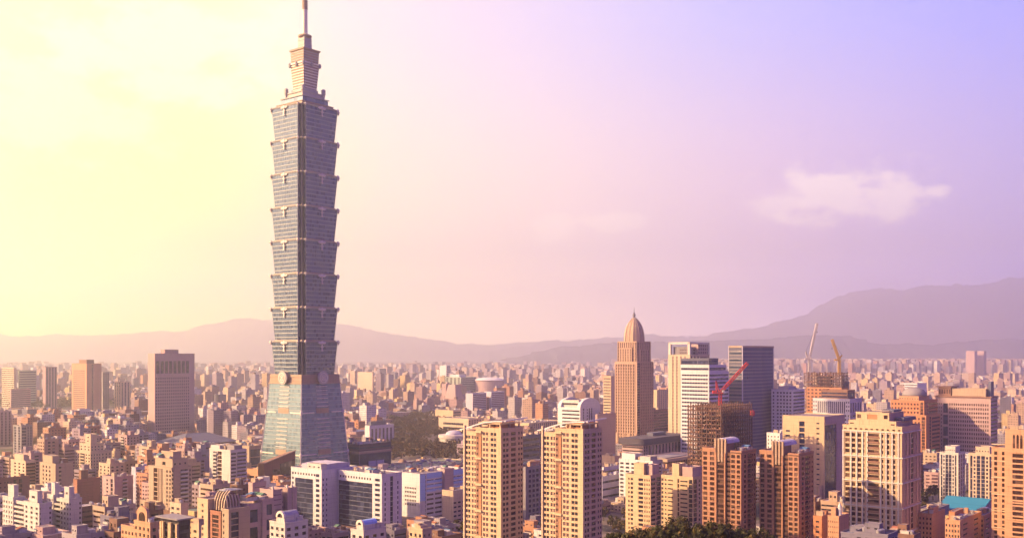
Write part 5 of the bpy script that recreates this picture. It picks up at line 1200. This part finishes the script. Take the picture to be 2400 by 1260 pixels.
# ------------------------------------------------------------------ the rest of the city
def city_mat():
    mt = bpy.data.materials.new('painted_city_wall'); mt.use_nodes = True; nt = mt.node_tree
    p = nt.nodes['Principled BSDF']; p.inputs['Roughness'].default_value = .8; p.inputs['Specular IOR Level'].default_value = .3
    at = node(nt, 'ShaderNodeAttribute'); at.attribute_name = 'paint'
    uv = node(nt, 'ShaderNodeUVMap'); uv.uv_map = 'UVMap'; se = node(nt, 'ShaderNodeSeparateXYZ'); nt.links.new(uv.outputs[0], se.inputs[0])
    u, v = se.outputs[0], se.outputs[1]
    fu = m(nt, 'FRACT', u); fv = m(nt, 'FRACT', v)
    a = m(nt, 'MULTIPLY', m(nt, 'GREATER_THAN', fu, .24), m(nt, 'LESS_THAN', fu, .78))
    b = m(nt, 'MULTIPLY', m(nt, 'GREATER_THAN', fv, .30), m(nt, 'LESS_THAN', fv, .74))
    wn = node(nt, 'ShaderNodeTexWhiteNoise'); wn.noise_dimensions = '3D'; fl = node(nt, 'ShaderNodeVectorMath'); fl.operation = 'FLOOR'; nt.links.new(uv.outputs[0], fl.inputs[0]); nt.links.new(fl.outputs[0], wn.inputs[0])
    vis = m(nt, 'MULTIPLY_ADD', wn.outputs[0], .5, .5)
    mask = m(nt, 'MULTIPLY', m(nt, 'MULTIPLY', m(nt, 'MULTIPLY', a, b), m(nt, 'GREATER_THAN', v, .9)), vis)
    t = node(nt, 'ShaderNodeTexCoord'); n1 = node(nt, 'ShaderNodeTexNoise'); n1.inputs['Scale'].default_value = .16; n1.inputs['Detail'].default_value = 4; nt.links.new(t.outputs['Object'], n1.inputs[0])
    vm = node(nt, 'ShaderNodeVectorMath'); vm.operation = 'SCALE'; nt.links.new(at.outputs['Color'], vm.inputs[0]); nt.links.new(m(nt, 'MULTIPLY_ADD', n1.outputs[0], .7, .62), vm.inputs['Scale'])
    nt.links.new(mix(nt, m(nt, 'MULTIPLY', mask, .88), vm.outputs[0], (.035, .025, .035, 1)), p.inputs['Base Color'])
    nt.links.new(m(nt, 'MULTIPLY_ADD', mask, -.55, .82), p.inputs['Roughness'])
    return mt
MAT['city_wall'] = city_mat()
class CityMesh:
    def __init__(s): s.v = []; s.f = []; s.uv = []; s.c = []
    def box(s, P, a, w, d, z0, z1, wc, rc, fh=3.4, bay=3.6, off=0):
        ca, sa = math.cos(a), math.sin(a); b = len(s.v)
        for z in (z0, z1):
            for (x, y) in ((0, 0), (w, 0), (w, d), (0, d)): s.v.append((P[0]+x*ca-y*sa, P[1]+x*sa+y*ca, z))
        s.f += [(b, b+1, b+5, b+4), (b+1, b+2, b+6, b+5), (b+2, b+3, b+7, b+6), (b+3, b, b+4, b+7), (b+4, b+5, b+6, b+7)]
        nf = max(1, round((z1-z0)/fh)); 
        for q in (w, d, w, d):
            nb = max(1, round(q/bay)); s.uv += [(off, 0), (off+nb, 0), (off+nb, nf+.0), (off, nf+.0)]
        s.uv += [(0, 0)]*4
        s.c += [wc]*16+[rc]*4
    def build(s, name, parent=None):
        me = bpy.data.meshes.new(name); me.from_pydata(s.v, [], s.f); me.materials.append(MAT['city_wall'])
        ul = me.uv_layers.new(name='UVMap'); ul.data.foreach_set('uv', np.array(s.uv, dtype=np.float32).ravel())
        ca = me.color_attributes.new('paint', 'FLOAT_COLOR', 'CORNER')
        ca.data.foreach_set('color', np.array([(*c, 1) for c in s.c], dtype=np.float32).ravel())
        me.update(); return link(name, me, parent)
rnd = random.Random(2024)
PAINTS = [('cream', (.60, .45, .34), 16), ('pale grey', (.44, .39, .43), 14), ('white', (.68, .62, .64), 15), ('tan', (.47, .32, .25), 15), ('rose', (.46, .30, .30), 15),
          ('brown', (.27, .15, .12), 10), ('terracotta', (.50, .25, .16), 8), ('mauve', (.34, .26, .33), 12), ('slate', (.20, .18, .25), 6), ('yellow', (.66, .47, .24), 6)]
ROOFS = [('flat grey roof', (.25, .21, .25), 30), ('rust-coloured roof', (.30, .15, .12), 12), ('pale roof', (.46, .40, .42), 16), ('dark roof', (.11, .09, .12), 20), ('greenish roof', (.17, .22, .17), 6), ('blue-grey roof', (.18, .20, .32), 7)]
def pick(L): 
    t = rnd.uniform(0, sum(q[-1] for q in L))
    for q in L:
        t -= q[-1]
        if t <= 0: return q
    return L[-1]
def inpoly(P, poly, pad=0):
    # convex ccw polygon, grown by pad
    for i in range(len(poly)):
        a, b = poly[i], poly[(i+1) % len(poly)]
        nx, ny = b[1]-a[1], -(b[0]-a[0]); l = math.hypot(nx, ny)
        if ((P[0]-a[0])*nx+(P[1]-a[1])*ny)/l > pad: return False
    return True
WOODS = [   # wooded ground, left unbuilt: (near Y, far Y, X/Y west, X/Y east)
    (1300, 2250, -.122, -.050), (2560, 2950, -.52, -.375), (700, 860, .080, .120), (860, 1010, -.112, -.045), (730, 790, .395, .430), (840, 980, .385, .47), (760, 850, .39, .425), (620, 700, -.375, -.34), (1650, 1900, -.075, .0)]
def blocked(P, size):
    x, y = P
    for h in HEROES:
        if h['poly'] is not None:
            if abs(h['P'][0]-x) < 260 and abs(h['P'][1]-y) < 260 and inpoly(P, h['poly'], size*.72+2): return True
        elif math.hypot(h['P'][0]-x, h['P'][1]-y) < h['r']+size*.7+4: return True
    for (ya, yb, xa, xb) in WOODS:
        if ya-8 < y < yb+8 and xa-.004 < x/y < xb+.004: return True
    if 5500 < y < 6500 and x > 1300: return True
    if 6700 < y < 7600 and x > 1400+abs(y-7200)*.2: return True
    if y < 500: return True
    return False
# sight lines the photograph keeps open: below the row given, between two columns, nothing nearer may stand taller
KEEP = [(0, 195, 640, 1262), (170, 315, 850, 1195), (0, 75, 800, 1175), (20, 172, 960, 1150), (340, 455, 780, 1205), (280, 360, 500, 1262), (485, 582, 900, 1142), (575, 700, 930, 1135),
    (575, 630, 700, 1190), (630, 700, 680, 1205), (460, 645, 560, 1262), (682, 945, 775, 1250), (940, 1090, 850, 1225), (1036, 1090, 800, 1240), (1080, 1415, 620, 1262), (1222, 1270, 840, 1235),
    (1400, 1458, 1080, 1112), (1400, 1466, 880, 1185), (1445, 1560, 880, 1130), (1460, 1660, 740, 1262), (1640, 1910, 655, 1262), (1905, 1980, 900, 1182), (1970, 2160, 672, 1262), (2150, 2200, 690, 1205),
    (2195, 2335, 800, 1192), (2195, 2345, 860, 1142), (2085, 2340, 1130, 1065), (340, 465, 1674, 1018), (355, 550, 1480, 1042), (160, 258, 2350, 966), (0, 136, 2600, 912), (0, 300, 2560, 960),
    (605, 815, 1010, 1094), (520, 615, 1160, 1100), (800, 922, 1050, 1104), (800, 925, 1480, 1038), (915, 1092, 1290, 1084), (868, 1125, 1000, 1108), (1025, 1092, 1480, 1042), (1090, 1322, 1620, 1006),
    (1020, 1130, 1700, 1000), (1095, 1185, 2250, 962), (1300, 1412, 1300, 1010), (1392, 1444, 1300, 1070), (1435, 1535, 1420, 1040), (1450, 1650, 1060, 1102), (1450, 1615, 1150, 1060), (1515, 1605, 1560, 1008),
    (1560, 1712, 1180, 1020), (1610, 1765, 850, 1262), (1700, 1815, 1230, 976), (1735, 1862, 1300, 1008), (1795, 1852, 1000, 1080), (1805, 2025, 1180, 988), (1835, 1980, 900, 1182), (2020, 2095, 1200, 985),
    (1880, 1990, 1420, 960), (2320, 2400, 640, 1262), (172, 262, 1060, 1105), (225, 295, 980, 1125), (25, 76, 1330, 1065), (0, 30, 1500, 1070), (1700, 2400, 5800, 874), (1195, 1300, 1250, 1080)]
cells = []
Y = 520.0
while Y < 10400:
    step = 21.5+max(0, Y-1000)*.0031
    half = Y*.66
    x = -half
    while x < half:
        w = rnd.uniform(.6, 1.15)*step*.9; d = rnd.uniform(.6, 1.0)*step*.9
        if Y > 1500 and rnd.random() < .11: w *= rnd.uniform(1.8, 3.6); d *= rnd.uniform(1.2, 2.2)
        x += step*rnd.uniform(.85, 1.15)
        yy = Y+rnd.uniform(-.35, .35)*step
        cells.append((x, yy, w, d, step))
    Y += step*1.02
cand = []; GREENS = []
for (x, y, w, d, st) in cells:
    if blocked((x, y), max(w, d)): continue
    far = y > 3200; big = max(w, d) > st*1.3
    u_, v_2 = x*.63+y*.78, -x*.78+y*.63
    if y > 1500 and ((u_ % 640) < 34 or (v_2 % 820) < 38): continue
    if y > 1500 and math.sin(x*.0031+1.3)*math.sin(y*.0023+.4)+.35*math.sin(x*.011+y*.007) > .93: GREENS.append((x, y)); continue
    r = rnd.random()
    if y < 1250: h = rnd.uniform(14, 30) if r < .6 else rnd.uniform(28, 50)
    elif far: h = rnd.uniform(8, 18) if r < .80 else (rnd.uniform(18, 36) if r < .965 else rnd.uniform(38, 75))
    else: h = rnd.uniform(9, 18) if r < .76 else (rnd.uniform(18, 34) if r < .95 else rnd.uniform(36, 60))
    if y > 6600 and x > 1000: h = rnd.uniform(45, 96) if r < .8 else rnd.uniform(20, 40)
    if y > 7600 and x > 1000: h = rnd.uniform(55, 100)
    if big: h = rnd.uniform(9, 20)
    # zones read off the photograph
    px = 1200+F*x/y; 
    if px > 2150 and y < 900: h = min(h, 15)
    if 900 < px < 1100 and y < 1200: h = min(h, 13)
    if px < 700 and 620 < y < 1700: h = rnd.uniform(22, 48)
    if px < 700 and y <= 620: h = rnd.uniform(18, 36)
    if 430 < px < 700 and 1100 < y < 1600: h = min(h, 26)
    if 700 <= px < 1250 and y < 760: h = rnd.uniform(10, 18)
    if 1250 <= px < 2000 and y < 760: h = min(h, 14)
    if 1000 < px < 1900 and 760 <= y < 1500: h = min(h, 20)
    aa = R_(51.1) if y < 1500 else R_(rnd.choice([51.1, 51.1, 40, 62, 30])+rnd.uniform(-4, 4)); ca, sa = math.cos(aa), math.sin(aa)
    pl = [(x+X_*ca-Y_*sa, y+X_*sa+Y_*ca) for X_, Y_ in ((0, 0), (w, 0), (w, d), (0, d))]; pxs = [1200+F*p[0]/p[1] for p in pl]
    for (a, b, Yr, row) in KEEP:
        if y < Yr+30 and max(pxs) > a-3 and min(pxs) < b+3: h = min(h, CAMZ-(row-HOR)*(y-8)/F)
    if h < 7: continue
    cand.append(dict(x=x, y=y, w=w, d=d, h=h, px=px, a=aa, poly=pl))
# coarse visibility, front to back, so that what the picture cannot show is left out
GX, GY = 600, 330
occ = np.zeros((GY, GX), bool)
def rect(poly, z0, z1):
    xs = [1200+F*p[0]/p[1] for p in poly]; yn = min(p[1] for p in poly)
    return min(xs)/4, max(xs)/4, (HOR-F*(z1-CAMZ)/yn)/4, (HOR-F*(z0-CAMZ)/yn)/4
items = []
for h in HEROES:
    if h['poly'] is not None:
        top = 2*h['py']-(HOR+F*CAMZ/h['Y'])
        items.append((h['Y'], h, (min(1200+F*p[0]/p[1] for p in h['poly'])/4, max(1200+F*p[0]/p[1] for p in h['poly'])/4, top/4, 400), True))
    elif h['key'] == 'great tower': items.append((1010, h, (635/4, 795/4, 0, 290), True))
for c in cand:
    items.append((c['y'], c, rect(c['poly'], 0, c['h']), False))
items.sort(key=lambda t: t[0])
vis = []
for (y, o, (xa, xb, ya, yb), hero) in items:
    i0, i1, j0, j1 = max(0, int(xa)), min(GX, int(math.ceil(xb))), max(0, int(ya)), min(GY, int(math.ceil(yb)))
    if i1 <= i0 or j1 <= j0:
        if not hero: o['vis'] = 0; 
        continue
    sub = occ[j0:min(j1, 316), i0:i1]; free = int((~sub).sum())
    if not hero:
        o['vis'] = free; vis.append(o)
    occ[j0:j1, i0:i1] = True
near = sorted([c for c in vis if c['vis'] >= 3 and c['y'] < 4200], key=lambda c: -c['vis'])[:252]
ids = set(id(c) for c in near)
rest = [c for c in vis if id(c) not in ids and (c['vis'] > 0 or c['y'] > 1500 or not -60 < c['px'] < 2460)]
ORD = ['', 'second ', 'third ', 'fourth ', 'fifth ', 'sixth ', 'seventh ', 'eighth ', 'ninth ', 'tenth ', 'eleventh ', 'twelfth ']
keyed = [h for h in HEROES if h.get('key')]
seen_lab = {}
def label_for(c, paint, roofn, kindw):
    best = sorted(keyed, key=lambda h: math.hypot((h['px']-c['px']), (1.2*(F*CAMZ/h['Y']-F*CAMZ/c['y']))))
    for h in best[:6]:
        dx = c['px']-h['px']
        if c['y'] > h['Y']+25: rel = 'behind' if abs(dx) < 45 else ('behind, sunny side of' if dx < 0 else 'behind, shaded side of')
        else: rel = 'in front of' if abs(dx) < 45 else ('sunny side of' if dx < 0 else 'shaded side of')
        base = f"{paint} {kindw}, {roofn}, {rel} the {h['key']}"
        if base not in seen_lab: seen_lab[base] = 1; return base
    base0 = base
    h = best[0]; base = f"{paint} {kindw}, {roofn}, beside the {h['key']}"
    n = seen_lab.get(base, 0); seen_lab[base] = n+1
    return f"{ORD[min(n, 11)]}{base}" if n else base
def huts(cm, c, n, wc):
    ca, sa = math.cos(c['a']), math.sin(c['a'])
    for _ in range(n):
        w = rnd.uniform(.2, .45)*c['w']; d = rnd.uniform(.2, .45)*c['d']; ox = rnd.uniform(.03, .5)*c['w']; oy = rnd.uniform(.03, .5)*c['d']
        P = (c['x']+ox*ca-oy*sa, c['y']+ox*sa+oy*ca); rc = pick(ROOFS)[1]
        cm.box(P, c['a'], w, d, c['h'], c['h']+rnd.uniform(2.5, 5.5), wc if rnd.random() < .5 else pick(PAINTS)[1], rc)
for c in near:
    paint, pc, _ = pick(PAINTS); roofn, rc, _ = pick(ROOFS); k = rnd.uniform(.85, 1.12); pc = tuple(q*k for q in pc)
    kindw = 'apartment tower' if c['h'] > 34 else ('apartment block' if c['h'] > 18 else 'low block')
    lab = label_for(c, paint, roofn, kindw)
    nm = kindw.replace('low block', 'low_house').replace(' ', '_')
    if c['y'] < 1250 and c['vis'] > 12:
        mt = 'ct_'+paint.replace(' ', '_')
        if mt not in MAT: W(mt, pc)
        rt = 'rf_'+roofn.replace(' ', '_')
        if rt not in MAT: W(rt, rc)
        s = Bld.__new__(Bld)
        s.root = bpy.data.objects.new(nm, None); COL.objects.link(s.root); s.root.location = (c['x'], c['y'], 0); s.root.rotation_euler = (0, 0, c['a'])
        tag(s.root, lab, 'low house' if 'low' in nm else 'apartment block', 'ordinary city blocks')
        s.L, s.R, s.H, s.wall, s.glass, s.cnt, s.mcache, s.rest, s.ang, s.Y, s.z0 = c['d'], c['w'], c['h'], mt, rnd.choice(['glass', 'glass', 'glass_brown', 'glass_soft']), {}, {}, {}, math.degrees(c['a']), c['y'], 0
        def rs(q):
            n = max(1, int(q/3.6)); r = rnd.random()
            if r < .35: return sp((1, w_(n, .5, .48, 3.3, ac=.2)))
            if r < .55: return sp((.5, w_(max(1, n//2), .5, .48)), (.5, o_(3.3)))
            if r < .7: return sp((.3, X), (.4, o_(3.3, mat='offwhite')), (.3, w_(1, .5, .45)))
            if r < .85: return sp((1, b_(.42, 3.4)))
            return sp((.2, X), (.6, w_(max(1, n//2), .6, .5)), (.2, X))
        s.vol(0, 0, 0, s.R, s.L, s.H, rs(s.L), rs(s.R), roof=rt)
        if rnd.random() < .75:
            a, b = rnd.uniform(.05, .4), rnd.uniform(.05, .4); s.vol(s.R*a, s.L*b, s.H+.1, s.R*(a+rnd.uniform(.3, .5)), s.L*(b+rnd.uniform(.3, .5)), s.H+rnd.uniform(3, 7), sp((1, w_(2, .4, .4))), None, name='roof_house', par=.35)
        s.clutter(0, 0, s.R, s.L, s.H+.09, rnd.randint(2, 5), rnd.randint(0, 999)); s.done()
    else:
        cm = CityMesh(); cm.box((c['x'], c['y']), c['a'], c['w'], c['d'], 0, c['h'], pc, rc, off=rnd.randint(0, 50)*1.0)
        o = cm.build(nm); tag(o, lab, 'low house' if 'low' in nm else 'apartment block', 'ordinary city blocks')
        for _ in range(rnd.randint(1, 2)):
            ch = CityMesh(); huts(ch, c, 1, pc); hb_ = ch.build('roof_hut', o)
cm = CityMesh()
for c in rest:
    pc = pick(PAINTS)[1]; k = rnd.uniform(.8, 1.15); pc = tuple(q*k for q in pc); rc = pick(ROOFS)[1]
    c['x'] += 0
    cm.box((c['x'], c['y']), c['a'], c['w'], c['d'], 0, c['h'], pc, rc, off=rnd.randint(0, 50)*1.0)
    if c['y'] < 5000: huts(cm, c, rnd.randint(0, 2), pc)
    # infill: a lower neighbour so that blocks touch
    if c['y'] > 1500:
        ca, sa = math.cos(c['a']), math.sin(c['a']); P = (c['x']+c['w']*1.02*ca, c['y']+c['w']*1.02*sa)
        if not blocked(P, c['w']*.5): cm.box(P, c['a'], c['w']*.5, c['d']*rnd.uniform(.6, 1), 0, c['h']*rnd.uniform(.4, .9), pick(PAINTS)[1], pick(ROOFS)[1])
o = cm.build('distant_city'); tag(o, 'countless small blocks of the hazy city spreading to the hills', 'city', kind='stuff')
print('CITY near', len(near), 'rest', len(rest))

# ------------------------------------------------------------------ trees
def leafmat(name, a, b, c):
    mt = bpy.data.materials.new(name); mt.use_nodes = True; nt = mt.node_tree; p = nt.nodes['Principled BSDF']; p.inputs['Roughness'].default_value = .7; p.inputs['Specular IOR Level'].default_value = .2
    g = node(nt, 'ShaderNodeNewGeometry'); n1 = node(nt, 'ShaderNodeTexNoise'); n1.inputs['Scale'].default_value = .35; n1.inputs['Detail'].default_value = 4; nt.links.new(g.outputs['Position'], n1.inputs[0])
    r = ramp(nt, [(.3, (*a, 1)), (.55, (*b, 1)), (.72, (*c, 1))]); nt.links.new(n1.outputs[0], r.inputs[0]); nt.links.new(r.outputs[0], p.inputs['Base Color'])
    return mt
MAT['leaf'] = leafmat('leaf', (.022, .026, .010), (.052, .048, .016), (.19, .11, .03))  # orange end of the ramp: sun highlights put into the leaf colour
MAT['leaf_dull'] = leafmat('leaf_dull', (.055, .045, .026), (.11, .075, .035), (.26, .13, .05))
MAT['bark'] = wallmat('bark', (.09, .06, .045), scale=1.5)
def crown_points(rn, r, h, nclump):
    cl = []
    for _ in range(nclump):
        a = rn.uniform(0, 6.283); q = math.sqrt(rn.random()); zz = rn.uniform(-.45, 1)
        rr = r*q*math.sqrt(max(.15, 1-max(0, zz)**2*.85)); cl.append((rr*math.cos(a), rr*math.sin(a), h*.62+zz*h*.36, rn.uniform(.16, .30)*r))
    return cl
def leaves(q, cl, per, size, rn):
    for (cx, cy_, cz, cr) in cl:
        for _ in range(per):
            v = Vector((rn.gauss(0, 1), rn.gauss(0, 1), rn.gauss(0, .8))).normalized(); p = Vector((cx, cy_, cz))+v*cr*rn.uniform(.55, 1.1)
            t = Vector((rn.uniform(-1, 1), rn.uniform(-1, 1), rn.uniform(-.6, .6))).normalized(); u = v.cross(t); 
            if u.length < .05: continue
            u = u.normalized()*size*rn.uniform(.6, 1.2); w = v.cross(u).normalized()*size*rn.uniform(.5, 1.0)
            q.add([tuple(p-u-w*.3), tuple(p+u*.2-w), tuple(p+u), tuple(p+w)], [(0, 1, 2, 3)])
def tree_meshes(seed, r, h, ncl, per, size, leaf):
    rn = random.Random(seed); cl = crown_points(rn, r, h, ncl)
    q = MB(); leaves(q, cl, per, size, rn); crown = q.mesh('crown', leaf)
    t = MB(); n = 7
    t.loft([[(k_*math.cos(6.283*i/n)*h*.035+ox, k_*math.sin(6.283*i/n)*h*.035, z) for i in range(n)] for k_, z, ox in ((1.3, 0, 0), (.9, h*.15, .05*r), (.7, h*.35, .1*r), (.35, h*.6, .05*r))])
    for (cx, cy_, cz, cr) in cl[::max(1, ncl//7)]: t.bar((0, 0, h*.3), (cx*.8, cy_*.8, cz), h*.018)
    return crown, t.mesh('trunk', 'bark')
NEARV = [tree_meshes(11+i, 5.4+i*.5, 12+i, 46, 75, .38, 'leaf') for i in range(3)]
MIDV = [tree_meshes(31+i, 5.0, 10+i, 20, 34, .75, 'leaf' if i != 1 else 'leaf_dull') for i in range(3)]
def tree(x, y, z, var, sc, rz, label, group, name='broadleaf_tree'):
    t = bpy.data.objects.new(name, None); COL.objects.link(t); t.location = (x, y, z); t.rotation_euler = (0, 0, rz); t.scale = (sc, sc, sc*rnd.uniform(.9, 1.1)); tag(t, label, 'tree', group)
    link('crown', var[0], t); link('trunk', var[1], t)
G1 = 'trees on the near hillside'
for i, (px, py, Yt, sc) in enumerate(((1462, 1250, 352, .8), (1492, 1246, 330, .95), (1525, 1234, 345, 1.05), (1556, 1230, 330, 1.15), (1590, 1227, 350, 1.2), (1622, 1236, 322, 1.0), (1650, 1240, 345, 1.1), (1684, 1237, 330, 1.1), (1712, 1234, 348, 1.1), (1742, 1242, 330, 1.0), (1776, 1248, 340, .9), (1440, 1256, 360, .6), (1605, 1250, 300, .9), (1700, 1254, 300, .8), (1540, 1252, 305, .9), (1805, 1258, 345, .6))):
    var = NEARV[i % 3]; h = (12+i % 3)*sc
    z = CAMZ-(py-HOR)*Yt/F-h*.98
    tree((px-1200)/F*Yt, Yt, min(z, 70), var, sc, i*1.3, 'dark leafy tree on the wooded hill at the bottom, sun catching its crown', G1)
def place_trees(n, Y0, Y1, k0, k1, label, group, var=MIDV, s0=.7, s1=1.2):
    for i in range(n):
        for _ in range(12):
            y = rnd.uniform(Y0, Y1); x = y*rnd.uniform(k0, k1)
            if not any(h['poly'] is not None and abs(h['P'][0]-x) < 150 and abs(h['P'][1]-y) < 150 and inpoly((x, y), h['poly'], 5) for h in HEROES): break
        else: continue
        tree(x, y, 0, var[rnd.randrange(3)], rnd.uniform(s0, s1), rnd.uniform(0, 6), label, group)
place_trees(26, 860, 1010, -.112, -.045, 'dark tree among those behind and below the blue-walled office', 'trees around the blue-walled office')
place_trees(16, 640, 780, -.085, -.04, 'dark tree in the shadow before the low cream office', 'shadowed trees by the low cream office')
place_trees(16, 700, 860, .080, .118, 'dark tree between the second golden twin and the yellow blocks', 'trees beside the yellow blocks')
place_trees(18, 840, 980, .385, .46, 'dark tree in the green gap under the huge pink slab', 'trees under the huge pink slab')
place_trees(10, 700, 800, .39, .42, 'dark tree beside the big golden tower, toward the teal roof', 'trees by the teal-roofed hall')
place_trees(12, 640, 700, -.375, -.34, 'dark tree on the slope beside the ornate brown tower', 'trees beside the ornate brown tower')
place_trees(12, 480, 540, .40, .50, 'dark tree at the bottom right below the orange houses', 'trees below the orange houses')
def woods(name, lab, Y0, Y1, k0, k1, n, leaf):
    q = MB(); rn = random.Random(len(name)+n)
    for _ in range(n):
        y = rn.uniform(Y0, Y1)+rn.gauss(0, 25); x = y*rn.uniform(k0, k1)+rn.gauss(0, 9)
        if any(h['poly'] is not None and abs(h['P'][0]-x) < 150 and abs(h['P'][1]-y) < 150 and inpoly((x, y), h['poly'], 4) for h in HEROES): continue
        if math.sin(x*.045+.6)*math.sin(y*.021)+.4*math.sin(x*.11+y*.05) > .55: continue
        r = rn.uniform(3.5, 7.5); h = rn.uniform(7, 15)
        cl = [(x+a, y+b, c, d) for a, b, c, d in crown_points(rn, r, h, 9)]
        leaves(q, cl, 7, 1.35, rn)
    tag(q.build(name, leaf), lab, 'woods', kind='stuff')
woods('park_woods', 'brownish park trees spreading right of the great tower', 1300, 2250, -.122, -.052, 1000, 'leaf_dull')
woods('park_woods', 'hazy belt of trees far left beneath the distant blocks', 2560, 2950, -.52, -.375, 500, 'leaf')
woods('park_woods', 'trees along the long yellow hall', 1650, 1900, -.075, .0, 130, 'leaf_dull')
q = MB(); rn = random.Random(77)
for (x, y) in GREENS[:2600]:
    for _ in range(2):
        r = rn.uniform(5, 9); cl = [(x+rn.uniform(-14, 14)+a, y+rn.uniform(-14, 14)+b, c_, d_*1.6) for a, b, c_, d_ in crown_points(rn, r, rn.uniform(8, 14), 3)]; leaves(q, cl, 5, 3.0, rn)
if q.f: tag(q.build('park_woods', 'leaf'), 'small hazy groves scattered among the far blocks', 'woods', kind='stuff')
print('GREENS', len(GREENS))
# ------------------------------------------------------------------ haze
def haze():
    q = MB(); q.box(-17000, -300, -2, 17000, 27500, 1900)
    mt = bpy.data.materials.new('haze'); mt.use_nodes = True; nt = mt.node_tree; nt.nodes.clear()
    pv = node(nt, 'ShaderNodeVolumePrincipled'); pv.inputs['Color'].default_value = (.93, .895, 1.0, 1); pv.inputs['Density'].default_value = HAZE
    pv.inputs['Anisotropy'].default_value = .74
    out = node(nt, 'ShaderNodeOutputMaterial'); nt.links.new(pv.outputs[0], out.inputs['Volume'])
    MAT['haze'] = mt
    tag(q.build('haze', 'haze'), kind='stuff')
HAZE = 0.000128
haze()
